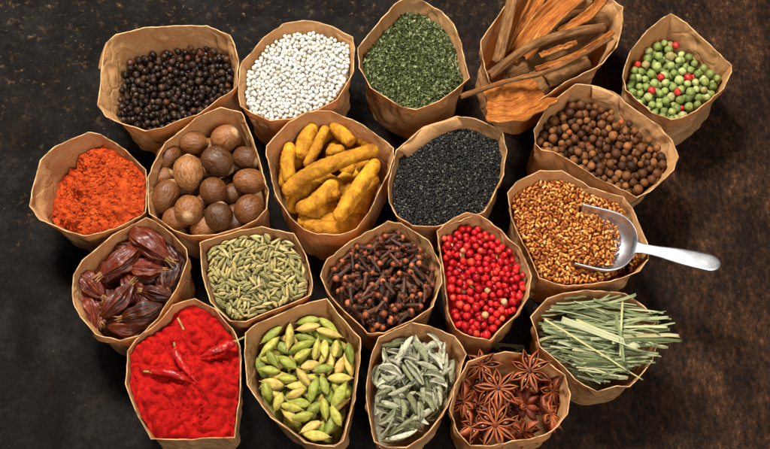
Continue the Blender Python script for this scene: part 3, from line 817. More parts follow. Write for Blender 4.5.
# ================================================================== dried green herb and tiny black seeds (uncountable)
mh = spice('herb_flake', [(0, (.018, .024, .006)), (.4, (.05, .065, .017)), (.75, (.115, .14, .045)), (1, (.32, .34, .17))], .75, .2, 600, .3, transl=.15)
def herb(b):
    parts = []; lo, hi = b.inner0.min(0), b.inner0.max(0)
    XY = rng.uniform(lo, hi, (17000, 2)); XY = XY[wall_dist(b, XY) > -.0004]
    Z = top_z(b, XY)
    for (x, y), z in zip(XY, Z):
        l = random.uniform(.0008, .0022); w = l * random.uniform(.2, .5)
        V = np.array([[-l, 0, 0], [-l * .3, w, l * .12], [l * .6, w * .7, 0], [l, 0, l * .1], [l * .4, -w, l * .1], [-l * .4, -w * .8, 0], [0, 0, -l * .14]])
        F = np.array([(6, 1, 0), (6, 2, 1), (6, 3, 2), (6, 4, 3), (6, 5, 4), (6, 0, 5)])[:, ::-1]
        R_ = np.array((Quaternion((0, 0, 1), random.uniform(0, 6.28)) @ Quaternion((0, 1, 0), random.gauss(0, .5)) @ Quaternion((1, 0, 0), random.gauss(0, .6))).to_matrix())
        parts.append((V @ R_.T + np.array([x, y, z + random.uniform(-.0012, .0016)]), F))
    return parts
heap(BAG['herb'], 'dried_herb', mh, 'finely chopped dark green dried herb filling its bag', 'dried herb', drop=.0012, rings=40, fn=lambda V: .0010 * vnoise(V, 400), granules=herb)
mb = spice('black_seed_coat', [(0, (.003, .003, .0028)), (.7, (.009, .009, .008)), (.9, (.03, .03, .024)), (1, (.14, .13, .09))], .4, .25, 600, .2)
def nigella(b):
    parts = []; lo, hi = b.inner0.min(0), b.inner0.max(0)
    XY = rng.uniform(lo, hi, (13000, 2)); XY = XY[wall_dist(b, XY) > -.0006]; Z = top_z(b, XY)
    V0, F0 = ico(1); V0 = V0 * np.array([1, .62, .55])
    for (x, y), z in zip(XY, Z):
        l = random.uniform(.0007, .0011)
        R_ = np.array((Quaternion((0, 0, 1), random.uniform(0, 6.28)) @ Quaternion((0, 1, 0), random.gauss(0, .5))).to_matrix())
        parts.append(((V0 * l) @ R_.T + np.array([x, y, z + random.uniform(-.0006, .0009)]), F0))
    return parts
heap(BAG['sesame'], 'black_seeds', mb, 'tiny shiny black seeds filling their bag', 'seeds', drop=.0008, rings=30, fn=lambda V: .0004 * vnoise(V, 300), granules=nigella)

# ================================================================== powders
def powder(V, seed, big=.0030, mid=.0022, fine=.0007):
    return big * vnoise(V, 55, seed) + mid * (np.abs(vnoise(V, 150, seed + 2)) * 1.6 - .4) + fine * vnoise(V, 480, seed) + fine * .6 * vnoise(V, 1000, seed + 5)
def crumbs(n, r0, r1, seed):
    def f(b):
        parts = []; lo, hi = b.inner0.min(0), b.inner0.max(0)
        XY = rng.uniform(lo, hi, (n, 2)); XY = XY[wall_dist(b, XY) > .002]; Z = top_z(b, XY); V0, F0 = ico(2)
        P3 = np.concatenate([XY, Z[:, None]], 1); dz = powder(P3, seed)
        for (x, y), z, q in zip(XY, Z, dz):
            r = random.uniform(r0, r1) * random.choice((1, 1, .6, .5)); V = V0 * (1 + .45 * vnoise(V0, 1.5, x * 900))[:, None] * r * np.array([1, random.uniform(.7, 1), .7])
            parts.append((V + np.array([x, y, z + q]), F0))
        return parts
    return f
def powder_mat(name, a, bcol, c):
    t = NT(name); co = t.obj()
    v = t.noise(co, 160, 6, .65); col = t.ramp(v, [(.3, a), (.5, bcol), (.72, c)])
    n = t.bump(t.noise(co, 1400, 4, .7), .8, .0006)
    return t.done(t.bsdf(col, .9, .12, n))
mo = powder_mat('orange_powder', (.17, .014, .003), (.36, .042, .006), (.52, .088, .014))
b = BAG['orange']
def ridge(XY):   # a scooped-out hollow on the left, the powder heaped to the right
    q = np.asarray(XY) - b.c
    return -.012 / (1 + np.exp((q[..., 0] + .0125 + .004 * np.sin(q[..., 1] * 260)) / .0016)) + .001
b.extra = ridge
heap(b, 'orange_powder', mo, 'clumpy bright orange ground spice heaped against the right of its bag', 'powder', rings=90, nsub=2, fn=lambda V: powder(V, 1.0, .0040, .0042, .0012), granules=crumbs(1700, .0005, .0017, 1.0))
mrd = powder_mat('chili_powder', (.19, .0025, .002), (.33, .0038, .003), (.43, .012, .004))
b = BAG['chili']
heap(b, 'chili_powder', mrd, 'bright red ground chili heaped to the rim of its bag', 'powder', rings=90, nsub=2, fn=lambda V: powder(V, 9.0, .0075, .0034, .0006), granules=crumbs(500, .0003, .0010, 9.0))

mcl = spice('chili_skin', [(0, (.27, .005, .004)), (1, (.36, .008, .005))], .38, .3, 120, .4, 180, .6, .0012)
mcg = spice('chili_stalk', [(0, (.22, .17, .045)), (1, (.32, .22, .07))], .6, .3, 300, .3)
def chili(pts, r, label, zoff, stalk):
    P = [];
    for x, y, dz in pts:
        p = at(x, y, H); 
        for _ in range(3): zz = float(top_z(b, np.array([[p.x, p.y]]))[0]) + zoff + dz; p = at(x, y, zz)
        P.append(p)
    S = through(P, 26); t_ = np.linspace(0, 1, 26)
    R_ = r * np.clip(np.sin(PI * np.clip(t_ * .90 + .09, 0, 1)) ** .5, .05, 1) * np.interp(t_, [0, .25, .7, 1], [1.0, 1.05, .8, .25])
    org = S.mean(0); root = bpy.data.objects.new('chili_pepper', None); COL.objects.link(root); root.location = org; root.empty_display_size = .01
    tag(root, label, 'chili pepper', 'dried red chilies in the powder')
    V, G = tube(S - org, R_, 18, lambda t, a: 1 + .42 * mn.noise(Vector((t * 10, math.cos(a) * 1.5 + r * 900, math.sin(a) * 1.3))) + .1 * mn.noise(Vector((t * 2, a * 1.5, r * 700))))
    link('chili_body', build_mesh('chili_body', V, G, (mcl,)), root)
    d = (S[0] - S[2]); d /= np.linalg.norm(d); L = stalk
    SS = through([S[0] - d * .001, S[0] + d * L * .5 + np.array([0, 0, .0008]), S[0] + d * L + np.array([0, 0, .0004])], 9) - org
    V, G = tube(SS, np.interp(np.linspace(0, 1, 9), [0, .25, 1], [.0017, .0007, .0007]), 8); link('chili_stalk', build_mesh('chili_stalk', V, G, (mcg,)), root)
chili([(150,372,0),(168,373,.001),(183,378,.0005),(193,383,-.0015)], .0028, 'dried red chili lying flat at the left of the powder', .0028, .004)
chili([(175,347,.0005),(177,356,.001),(186,369,.0005),(198,384,-.001)], .0029, 'curved dried red chili in the middle of the powder', .0030, .003)
chili([(235,342,.003),(222,348,.002),(210,353,.001),(199,357,-.0005)], .0031, 'dried red chili with a green stalk over the right rim', .0030, .008)
chili([(184,330,.0),(188,338,-.003),(190,346,-.006),(191,350,-.008)], .0024, 'half-buried dried chili, only its long stalk showing', .0004, .0085)

# ================================================================== nutmegs
t = NT('nutmeg_shell'); co = t.obj(); mpn = t.n('ShaderNodeMapping'); mpn.inputs['Scale'].default_value = (.55, 2.4, 2.4); t.l(co, mpn.inputs['Vector'])
wv = t.noise(mpn.outputs[0], 2.2, 6, .62, 1.6)
sx = t.n('ShaderNodeSeparateXYZ'); t.l(co, sx.inputs[0])
c = t.ramp(t.rnd(), [(0, (.065, .025, .008)), (.35, (.125, .044, .012)), (.7, (.19, .068, .019)), (1, (.30, .13, .044))])
c = t.mix(1.0, c, t.ramp(wv, [(.32, (.38, .33, .3)), (.5, (.95, .95, .95)), (.68, (1.4, 1.4, 1.35))]), 'MULTIPLY')
c = t.mix(t.ramp(sx.outputs['X'], [(.86, (0, 0, 0)), (.97, (.8, .8, .8))]), c, (.50, .32, .16, 1))
mnut = t.done(t.bsdf(c, .36, .32, t.bump(wv, .5, .0012)))
protos = []
for i in range(5):
    V, F = ico(5)
    q = V * np.array([1.1, 1, 1]); dv = .05 * vnoise(V, 1.2, i * 4) - .028 * (1 - np.abs(vnoise(V * np.array([.6, 3.2, 3.2]) + .25 * vnoise(V, 2.5, i)[:, None], 1.6, i * 2)) * 3).clip(0, 1) ** 2
    dv += .05 * np.exp(-((1 - V[:, 0]) / .02))
    protos.append(build_mesh('nutmeg', V * (1 + dv)[:, None], F, (mnut,)))
b = BAG['nutmeg']
# px, py, half length, half width (px), direction in the picture (deg, up = +), depth below the mouth (mm), label
nuts = [(188.6,172.8,18.7,15,95,6,'smooth orange-brown nutmeg standing upright left of centre'),
 (217.8,161.8,17.8,14.5,-28,4,'large reddish nutmeg tilted down to the right, above the round pale one'),
 (225,138.5,16,13,12,8,'wrinkled nutmeg with a pale tip near the far rim'),
 (193.5,143,14.5,11,4,11,'oblong nutmeg lying level at the far left'),
 (213.5,191,14,13.6,40,4,'round pale tan nutmeg in the middle'),
 (249.5,181.5,16.5,12.6,-3,6,'dark oblong nutmeg lying level against the right side'),
 (246,158.5,14.5,11.5,-25,9,'deeply grooved nutmeg at the upper right'),
 (169,157,15,12,60,15,'dark nutmeg in the shade of the far left rim'),
 (165.5,196,18,13,62,10,'greenish brown nutmeg leaning at the left side'),
 (189,210,16,14.5,-88,5,'nutmeg with a pale end turned to the near rim'),
 (219,216.5,15,14,80,6,'grooved nutmeg at the near rim, centre'),
 (249,209,16,14,50,6,'brown nutmeg at the near right corner'),
 (162,178,13,11,20,18,'reddish dark nutmeg deep at the left'),
 (234,194,12,11,70,16,'small dark nutmeg sunk beside the round pale one'),
 (204,204,12,11,10,19,'nutmeg sunk between the three at the near rim'),
 (204,176,13,11,10,21,'nutmeg deep below the upright one'),(178,212,12,10,10,21,'nutmeg deep at the near left'),(232,168,12,10,30,21,'nutmeg deep under the right side'),(208,150,13,11,30,20,'nutmeg deep under the far side'),(235,215,13,11,0,20,'nutmeg deep at the near right'),(204,228,14,12,10,14,'nutmeg low against the near rim, left of centre'),(234,224,14,12,40,15,'nutmeg low against the near rim, right of centre'),(175,219,14,12,30,15,'nutmeg low at the near left corner')]
for k in range(20):
    gx, gy = 160 + (k % 5) * 23 + (k // 5 % 2) * 8, 140 + (k // 5) * 25; p = at(gx, gy, H - .022)
    if wall_dist(BAG['nutmeg'], np.array([[p.x, p.y]]), np.array([p.z]))[0] > .006: nuts.append((gx, gy, 14, 12.5, 37 * k, 22, 'nutmeg half hidden in the lower layer of the bag'))
for i, (x, y, a, w, ang, dz, lab) in enumerate(nuts):
    p = at(x, y, H - dz * .001); sc = (p - cam_loc).dot(CF) * HALF / 385
    o = link('nutmeg', protos[i % 5]); 
    q = Quaternion((0, 0, 1), math.radians(ang)) @ Quaternion((0, 1, 0), math.radians((-18, 14, -35, 6, 50, 5, -12, 10, -15, -38, -20, 10)[i % 12])) @ Quaternion((1, 0, 0), i * 1.3)
    o.matrix_world = Matrix.Translation(p) @ q.to_matrix().to_4x4() @ Matrix.Diagonal((a * sc * 1.0, w * sc * 1.02, w * sc * 1.02, 1))
    tag(o, lab, 'nutmeg', 'whole nutmegs')

# ================================================================== turmeric
t = NT('turmeric_skin'); co = t.obj()
c = t.ramp(t.noise(co, 90, 9, .72, .4), [(.30, (.16, .055, .008)), (.44, (.40, .17, .012)), (.60, (.62, .31, .022)), (.76, (.74, .46, .075))])
oi = t.n('ShaderNodeObjectInfo')
sp_ = t.ramp(t.noise(co, 420, 4, .6), [(.30, (1, 1, 1)), (.38, (0, 0, 0))]); c = t.mix(t.math('MULTIPLY', sp_, .7), c, (.16, .055, .008, 1))
c = t.mix(1.0, c, t.ramp(oi.outputs['Random'], [(0, (.72, .66, .6)), (1, (1.08, 1.06, 1))]), 'MULTIPLY')
mtu = t.done(t.bsdf(c, .7, .15, t.bump(t.noise(co, 260, 6, .65), .9, .0016)))
mte = spice('turmeric_cut', [(0, (.42, .16, .012)), (1, (.55, .24, .02))], .7, .2, 300, .3)
def turmeric(pts, r, label, knob=None, cut=False, seed=0):
    P = [at(x, y, H - dz * .001) for x, y, dz in pts]; n = 130; r *= .86
    sc = (P[0] - cam_loc).dot(CF) * HALF / 385; r = r * sc
    S = through(P, n); t_ = np.linspace(0, 1, n); L = np.linalg.norm(np.diff(S, axis=0), axis=1).sum(); e = r / L
    def capf(x): 
        q = np.clip(x / e, 0, 1); return np.sqrt(1 - (1 - q) ** 2)
    R_ = r * np.maximum(.12, capf(t_) * (np.maximum(.88, capf(1 - t_)) if cut else capf(1 - t_))) * np.interp(t_, [0, .5, 1], [.9, 1.06, .92])
    org = S.mean(0)
    V, G = tube(S - org, R_, 26, lambda t, a: 1 + .042 * (abs(math.sin(t * L / .0016 + .5 * math.sin(a + seed) + 1.5 * math.sin(t * 7 + seed))) ** .5 - .6) * (1.2 + math.sin(t * 11 + seed)) + .12 * mn.noise(Vector((t * L * 90, math.cos(a) + seed, math.sin(a)))) + .08 * mn.noise(Vector((t * L * 320, 3 * math.cos(a) + seed, 3 * math.sin(a)))))
    o = link('turmeric_finger', build_mesh('turmeric_finger', V, G, (mtu,)), None, org); tag(o, label, 'turmeric', 'turmeric fingers')
    if knob:
        f, kr, off = knob; i = int(f * (n - 1)); V, F = ico(4); c0 = S[i] - org + np.array(off) * r
        V = V * (1 + .12 * vnoise(V, 2, seed))[:, None] * kr * sc + c0; link('side_knob', build_mesh('side_knob', V, F, (mtu,)), o)
    if cut:
        T = S[-1] - S[-3]; T /= np.linalg.norm(T); ang = np.linspace(0, 2 * PI, 20, endpoint=False); u = np.cross(T, [0, 0, 1]); u /= np.linalg.norm(u); v = np.cross(u, T)
        rr = r * .62; ring = [S[-1] - org + T * .0006 + (u * math.cos(x) + v * math.sin(x)) * rr for x in ang]; r2 = [S[-1] - org - T * .0008 + (u * math.cos(x) + v * math.sin(x)) * rr for x in ang]; cc = [S[-1] - org + T * .0004]
        F = [(20, k, (k + 1) % 20) for k in range(20)]; V = np.array(ring + cc + r2); F4 = [(k, 21 + k, 21 + (k + 1) % 20, (k + 1) % 20) for k in range(20)]
        link('cut_end', build_mesh('cut_end', V, [np.array(F), np.array(F4)], (mte,), False), o)
turmeric([(284,195,9),(300,180,6),(318,170,5),(348,158,4),(379,149,5)], 9.0, 'long curved turmeric finger lying across the top of the pile', seed=1)
turmeric([(336,221,9),(347,204,5),(361,184,3),(378,160,3)], 9.0, 'bright turmeric finger slanting down the right side to the near rim', knob=(.45, 4, (-.9, -.1, -.2)), seed=2)
turmeric([(296,211,14),(312,204,12),(326,192,12),(336,181,13)], 9.0, 'short knobbly turmeric finger below the long curved one', knob=(.75, 5.5, (.9, -.6, -.1)), seed=3)
turmeric([(290,143,13),(288,162,12),(289,184,15)], 8.0, 'turmeric finger standing along the left side', seed=4)
turmeric([(314,123,15),(306,140,14),(299,160,17)], 9.2, 'dull turmeric finger second from the left at the far rim', seed=5)
turmeric([(327,126,13),(317,146,13),(306,168,15)], 6.0, 'thin turmeric finger third from the left at the far rim', seed=6)
turmeric([(334,121,15),(340,131,12),(351,142,9)], 8.4, 'turmeric finger with a round cut end facing the viewer', cut=True, seed=7)
turmeric([(352,127,20),(364,138,20),(376,152,22)], 9.5, 'brownish turmeric finger in the shade of the far right rim', seed=8)
turmeric([(326,154,12),(336,151,11),(345,150,12)], 7.0, 'stubby turmeric piece behind the long curved finger', seed=9)
turmeric([(288,208,23),(302,194,21),(320,182,23)], 8.5, 'turmeric finger deep below the short knobbly one', seed=10)
turmeric([(352,222,24),(364,202,22),(374,182,24)], 7.5, 'turmeric finger low down behind the bright slanting one', seed=11)
turmeric([(298,219,23),(314,225,22),(334,228,24)], 7.5, 'brown turmeric finger lying along the near rim', seed=12)
turmeric([(322,205,24),(336,190,26),(352,172,27)], 9, 'turmeric finger at the bottom of the pile, centre', seed=13)
turmeric([(308,185,27),(325,168,28),(340,140,29)], 9, 'turmeric finger at the bottom of the pile, far side', seed=14)

for pts_, lab_ in (([(285,170,26),(291,190,27),(300,212,28)], 'turmeric finger deep against the left side'), ([(340,205,29),(350,190,29),(362,165,29)], 'turmeric finger deep at the right of the pile'), ([(318,222,28),(338,214,28),(356,206,28)], 'turmeric finger deep near the near rim'), ([(302,222,24),(325,229,21),(348,225,23)], 'turmeric finger lowest under the near rim'), ([(340,228,22),(352,222,23),(362,212,25)], 'turmeric finger end at the near right corner')):
    turmeric(pts_, 9, lab_, seed=pts_[0][0])

for k, (gx, gy, ga) in enumerate(((288,170,80),(300,195,60),(300,150,70),(318,140,40),(318,212,20),(338,222,-10),(340,160,-50),(355,200,-60),(366,170,-60),(335,185,-30))):
    dx, dy = 20 * math.cos(math.radians(ga)), -20 * math.sin(math.radians(ga))
    turmeric([(gx - dx, gy - dy, 25), (gx, gy, 24), (gx + dx, gy + dy, 26)], 9, 'turmeric finger half hidden in the lower layer of the bag', seed=40 + k)

# ================================================================== dark ribbed pods
mpd = spice('dry_pod_skin', [(0, (.018, .003, .001)), (.5, (.06, .0075, .0018)), (1, (.14, .016, .0035))], .34, .3, 3, .7, 7, .6, .0010, mark=(.24, .055, .012, 1), coat=.2, stretch=(.4, 2, 2))
mpc = spice('dry_calyx', [(0, (.14, .06, .02)), (1, (.30, .15, .05))], .6, .3, 300, .4)
pod_me, cal_me = [], []
for i in range(4):
    V, F, A = spindle(44, 96, lambda t: math.sin(PI * (t * .95 + .04)) ** .8 * (1.12 - .3 * t), 6, .11, (.12, -.08, .16, .05)[i], .25, i * 7.0, power=4)
    fib = vnoise(np.stack([V[:, 0] * .9, np.cos(np.arctan2(V[:, 2], V[:, 1])) * 5, np.sin(np.arctan2(V[:, 2], V[:, 1])) * 5], -1), 1.0, i * 9); V[:, 1:] *= (1 + .14 * (np.abs(fib) * 2 - .5) + .10 * vnoise(V * np.array([2.5, 1.5, 1.5]), 1.0, i + 3))[:, None]
    A = np.clip(A ** 3 + np.clip(fib * 2.2 - .3, 0, 1), 0, 1)
    pod_me.append(build_mesh('pod_husk', V, F, (mpd,), True, A * .38))
    parts = []
    for k in range(7):
        a = 2 * PI * k / 7 + i; d = np.array([0, math.cos(a), math.sin(a)]); L_ = random.uniform(.10, .28)
        parts.append(tube(through([np.array([.82, 0, 0]) + d * .22, np.array([1.0, 0, 0]) + d * .22, np.array([1.0 + L_, random.uniform(-.15, .15), 0]) + d * random.uniform(.15, .45)], 6), [.11, .09, .08, .06, .05, .02], 6))
    V, G = join(parts); cal_me.append(build_mesh('dry_calyx', V, G, (mpc,)))
podl = [((132,230,6),(168,259,6),11,'large shiny red-brown pod pointing down to the right at the far rim'),
 ((137,247,9),(101,275,8),10.5,'brown ribbed pod slanting down to the left, below the largest one'),
 ((104,314,8),(131,284,6),10,'red-brown pod with a straw-coloured end at the centre left'),
 ((81,273,10),(103,297,12),9,'dark red pod against the left side'),
 ((132,268,12),(164,270,12),9,'dark pod lying level in the middle'),
 ((170,297,10),(142,291,11),8.5,'split brown pod right of the centre, tip to the left'),
 ((160,307,9),(122,318,10),10,'dark pod lying along the near rim'),
 ((180,262,11),(169,289,12),7.5,'narrow pod against the right side'),
 ((84,296,17),(100,322,18),9,'pod in shadow at the lower left'),
 ((110,252,20),(130,290,22),9,'pod deep in the middle of the bag'),((150,262,22),(172,276,22),9,'pod deep at the right of the bag'),((92,284,22),(118,306,24),9,'pod deep at the left of the bag'),((146,285,22),(140,318,24),9,'pod deep near the near rim'),((96,300,24),(126,330,25),10,'pod deep at the lower left'),((118,326,22),(150,322,22),9,'pod deep below the level one'),((118,262,25),(100,285,25),10,'pod deep at the upper left')]
for gx, gy, ga in ((95,290,40),(112,270,-30),(112,310,20),(130,250,10),(132,292,70),(150,270,-20),(152,305,50),(168,285,80),(128,325,0),(150,240,30),(92,312,80),(172,262,60)):
    dx, dy = 18 * math.cos(math.radians(ga)), 18 * math.sin(math.radians(ga)); podl.append(((gx - dx, gy - dy, 17), (gx + dx, gy + dy, 19), 10, 'dark pod half hidden in the lower layer of the bag'))
for i, (p0, p1, w, lab) in enumerate(podl):
    a, c_ = at(p0[0], p0[1], H - p0[2] * .001), at(p1[0], p1[1], H - p1[2] * .001); mid = (a + c_) / 2
    sc = (mid - cam_loc).dot(CF) * HALF / 385; X = (c_ - a); L_ = X.length / 2 * 1.05; X.normalize(); Y = Vector((0, 0, 1)).cross(X).normalized(); Z = X.cross(Y)
    root = bpy.data.objects.new('dried_pod', None); COL.objects.link(root); root.empty_display_size = .01
    root.matrix_world = Matrix.Translation(mid) @ Matrix((X, Y, Z)).transposed().to_4x4() @ Matrix.Rotation(i * .9, 4, 'X') @ Matrix.Diagonal((L_ * 1.10, w * sc * 1.14, w * sc * 1.08, 1))
    tag(root, lab, 'dried pod', 'dark dried pods'); link('pod_husk', pod_me[i % 4], root); link('dry_calyx', cal_me[i % 4], root)

# ================================================================== cinnamon bark
def bark_mat():
    t = NT('cinnamon_bark'); co = t.obj(); uv = t.n('ShaderNodeAttribute'); uv.attribute_name = 'mark'
    gr = t.n('ShaderNodeAttribute'); gr.attribute_name = 'grain'
    mp_ = t.n('ShaderNodeMapping'); mp_.inputs['Scale'].default_value = (1, 5, 1); t.l(gr.outputs['Vector'], mp_.inputs['Vector'])
    st1 = t.noise(mp_.outputs[0], 55, 8, .72, .25); st2 = t.noise(mp_.outputs[0], 260, 5, .65); big = t.noise(co, 38, 6, .65, .8)
    hh = t.math('ADD', t.math('MULTIPLY', st1, .6), t.math('MULTIPLY', big, .4))
    outc = t.ramp(hh, [(.34, (.065, .027, .009)), (.5, (.22, .098, .032)), (.64, (.42, .235, .095))])
    inc = t.ramp(hh, [(.33, (.09, .018, .003)), (.45, (.31, .080, .011)), (.56, (.52, .19, .032)), (.68, (.66, .37, .12))])
    c = t.mix(uv.outputs['Fac'], outc, inc)
    c = t.mix(1.0, c, t.ramp(st2, [(.3, (.65, .62, .6)), (.7, (1.2, 1.2, 1.2))]), 'MULTIPLY')
    return t.done(t.bsdf(c, .65, .18, t.bump(st2, .6, .0010, t.bump(st1, .8, .002))))
MBK = bark_mat()
def bark(pts, width, curl, roll, label, seed=0, th=.0018, inner_up=True, ragged=.12):
    """a strip of curled bark: spine through the points, cross-section an arc"""
    P = [at(x, y, H + dz * .001) for x, y, dz in pts]; n, m = 40, 16
    sc = (P[0] - cam_loc).dot(CF) * HALF / 385; w = width * sc * 1.25
    S = through(P, n); T, N, B = frames(S); R = w / max(curl, .05); V, A, UV = [], [], []; LL = np.linalg.norm(np.diff(S, axis=0), axis=1).sum()
    for side in (0, 1):
        for i in range(n):
            t_ = i / (n - 1); wl = 1 + ragged * mn.noise(Vector((t_ * 5, seed, 0))); 
            for j in range(m):
                f = j / (m - 1) - .5; f2 = f * wl + ragged * .25 * mn.noise(Vector((t_ * 9, seed + 4, f * 2 // 1)))
                a = f2 * curl; rr = R * (1 + .07 * mn.noise(Vector((t_ * 5, f * 3, seed)))) - th * side
                y, z = rr * math.sin(a), R * math.cos(curl / 2) * .5 + R * .5 - rr * math.cos(a)
                cr, sr = math.cos(roll), math.sin(roll)
                endj = T[i] * (ragged * w * mn.noise(Vector((f * 4, seed * 2, 1 if i else 7))) if i in (0, n - 1) else 0)
                V.append(S[i] + B[i] * (y * cr - z * sr) + N[i] * (y * sr + z * cr) + endj + N[i] * .0012 * mn.noise(Vector((t_ * 9, f * 6, seed)))); A.append(side); UV.append((t_ * LL + seed, f * w * 2, side * .01))
    q = lambda s_, i, j: s_ * n * m + i * m + j; F = []
    for i in range(n - 1):
        for j in range(m - 1):
            F.append((q(0, i, j), q(0, i, j + 1), q(0, i + 1, j + 1), q(0, i + 1, j))); F.append((q(1, i, j), q(1, i + 1, j), q(1, i + 1, j + 1), q(1, i, j + 1)))
        F.append((q(0, i, 0), q(0, i + 1, 0), q(1, i + 1, 0), q(1, i, 0))); F.append((q(0, i, m - 1), q(1, i, m - 1), q(1, i + 1, m - 1), q(0, i + 1, m - 1)))
    for j in range(m - 1): F.append((q(0, 0, j), q(1, 0, j), q(1, 0, j + 1), q(0, 0, j + 1))); F.append((q(0, n - 1, j), q(0, n - 1, j + 1), q(1, n - 1, j + 1), q(1, n - 1, j)))
    org = S.mean(0)
    me = build_mesh('cinnamon_bark', np.array(V) - org, np.array(F), (MBK,), True, A)
    at2 = me.attributes.new('grain', 'FLOAT_VECTOR', 'POINT'); at2.data.foreach_set('vector', np.array(UV, np.float32).ravel())
    tag(link('cinnamon_bark', me, None, org), label, 'cinnamon', 'pieces of cinnamon bark')
bark([(461,97,8),(505,82,10),(552,70,10),(612,38,8)], 10, 4.4, .7, 'long thin quill reaching out over the left rim', 1)
bark([(490,76,6),(527,49,9),(560,36,10),(605,27,9)], 13, 3.4, PI - .7, 'long greyish quill bent in the middle, above the thinnest one', 2)
bark([(496,62,2),(503,36,10),(512,-6,18)], 16, 3.2, PI + .6, 'upright greyish strip leaning on the far left rim', 3)
bark([(520,56,-4),(545,22,4),(585,-14,12)], 26, 2.2, .1, 'broad bright orange slab in the middle of the far side', 4, ragged=.14)
bark([(510,60,-6),(522,28,0),(540,-8,6)], 15, 1.8, -.5, 'orange slab between the upright strip and the broad slab', 5)
bark([(486,106,3),(513,105,2.5),(543,90,-1)], 40, 1.3, .12, 'wide rough orange slab hanging over the near left rim', 6, ragged=.16)
bark([(546,78,-6),(566,71,-7),(588,60,-7)], 18, 1.3, PI, 'dull brown slab low at the near right', 7)
bark([(540,56,6),(556,50,7.5),(577,43,7.5)], 7, 2.2, .1, 'short orange splinter between the two long quills', 8)
bark([(536,70,6.5),(575,56,7),(613,33,5)], 8, 2.2, .3, 'thin reddish splinter just above the thinnest quill', 9)
bark([(505,72,-12),(550,50,-12),(600,30,-12)], 22, 2.0, PI, 'broad dark piece deep below the quills', 10)
bark([(520,30,-14),(560,20,-14),(608,14,-12)], 22, 2.0, PI, 'broad dark piece deep below the far rim', 11)
bark([(560,34,2),(590,14,5),(604,-4,7)], 12, 2.0, 0, 'tawny strip right of the broad orange slab', 12)
bark([(515,95,-14),(545,80,-13),(575,66,-12)], 24, 1.4, PI, 'broad dark piece deep at the near side', 13)

# ================================================================== star anise
man = spice('anise_husk', [(0, (.045, .007, .003)), (.5, (.105, .016, .0045)), (1, (.21, .032, .008))], .55, .3, 250, .4, 600, .5, mark=(.42, .12, .035, 1))
mas = spice('anise_seed', [(0, (.09, .022, .009)), (1, (.16, .045, .016))], .18, .6, 300, .2)
def anise_pod(i):
    """one boat-shaped pod, hub at the origin, tip along +X, slit on top"""
    n, m = 22, 18; V, A = [], []; open_ = (1.5, 1.1, 1.8, .7)[i]
    for side in (0, 1):
        for a_ in range(n):
            t_ = a_ / (n - 1); x = .10 + .95 * t_
            w = (.19 * math.sin(PI * min(1, t_ * .86 + .10)) ** .9) * (1 - t_ ** 5) + .010; dp = w * 1.35
            zc = .10 + .10 * t_ ** 3
            gap = open_ * (.25 + .75 * math.sin(PI * t_))
            for k in range(m):
                f = k / (m - 1); an = (gap * .5) + f * (2 * PI - gap); 
                r = 1 - (.22 if side else 0); 
                V.append((x, w * r * math.sin(an), zc + dp * (r * math.cos(an) - (0.25 if True else 0)) * .75)); A.append(max(0, 1 - 7 * min(f, 1 - f)) if not side else 0)
    q = lambda s_, a_, k: s_ * n * m + a_ * m + k; F = []
    for a_ in range(n - 1):
        for k in range(m - 1): F.append((q(0, a_, k), q(0, a_, k + 1), q(0, a_ + 1, k + 1), q(0, a_ + 1, k))); F.append((q(1, a_, k), q(1, a_ + 1, k), q(1, a_ + 1, k + 1), q(1, a_, k + 1)))
        F.append((q(0, a_, 0), q(0, a_ + 1, 0), q(1, a_ + 1, 0), q(1, a_, 0))); F.append((q(0, a_, m - 1), q(1, a_, m - 1), q(1, a_ + 1, m - 1), q(0, a_ + 1, m - 1)))
    V = np.array(V); V *= (1 + .03 * vnoise(V, 7, i))[:, None]
    return build_mesh('seed_pod', V, np.array(F), (man,), True, A)
pods_a = [anise_pod(i) for i in range(4)]
V, F = ico(3); seed_a = build_mesh('anise_seed', V * np.array([.17, .085, .11]) + np.array([.48, 0, .10]), F, (mas,))
V, F = ico(3); hub_a = build_mesh('centre_column', V * (1 + .1 * vnoise(V, 3))[:, None] * np.array([.15, .15, .12]) + np.array([0, 0, .1]), F, (man,))
def anise(px, py, dz, r, tx, ty, rz, label, n=8, seed=0):
    p = at(px, py, H - dz * .001); sc = (p - cam_loc).dot(CF) * HALF / 385; rs = random.Random(seed)
    root = bpy.data.objects.new('star_anise', None); COL.objects.link(root); root.empty_display_size = .01
    root.matrix_world = Matrix.Translation(p) @ Matrix.Rotation(math.radians(tx), 4, 'X') @ Matrix.Rotation(math.radians(ty), 4, 'Y') @ Matrix.Rotation(math.radians(rz), 4, 'Z') @ Matrix.Scale(r * sc, 4)
    tag(root, label, 'star anise', 'whole star anise')
    link('centre_column', hub_a, root)
    for k in range(n):
        if seed > 3 and rs.random() < .08: continue
        L_ = rs.uniform(.86, 1.1) if seed < 4 else rs.uniform(.72, 1.12); mt = Matrix.Rotation(2 * PI * k / n + rs.uniform(-.1, .1), 4, 'Z') @ Matrix.Rotation(rs.uniform(-.16, .14), 4, 'Y') @ Matrix.Diagonal((L_, rs.uniform(.85, 1.1), 1, 1))
        v = rs.randrange(4); o = link('seed_pod', pods_a[v], root, mat=mt)
        if v != 3: link('anise_seed', seed_a, o)
anise(498, 388, 6, 22, 12, -4, 0, 'open star anise in the middle, all its points spread', 8, 1)
anise(528.5, 371, 2, 22, 14, 10, 20, 'open star anise at the far right, one point over the rim', 8, 2)
anise(495, 424, 4, 24, 28, 0, 12, 'bright star anise at the near side, tilted toward the viewer', 8, 3)
anise(548, 415, 8, 22, -30, 55, 10, 'star anise standing on edge at the right', 8, 4)
anise(482, 364, 7, 20, 35, -20, 5, 'reddish star anise tucked under the far left rim', 8, 5)
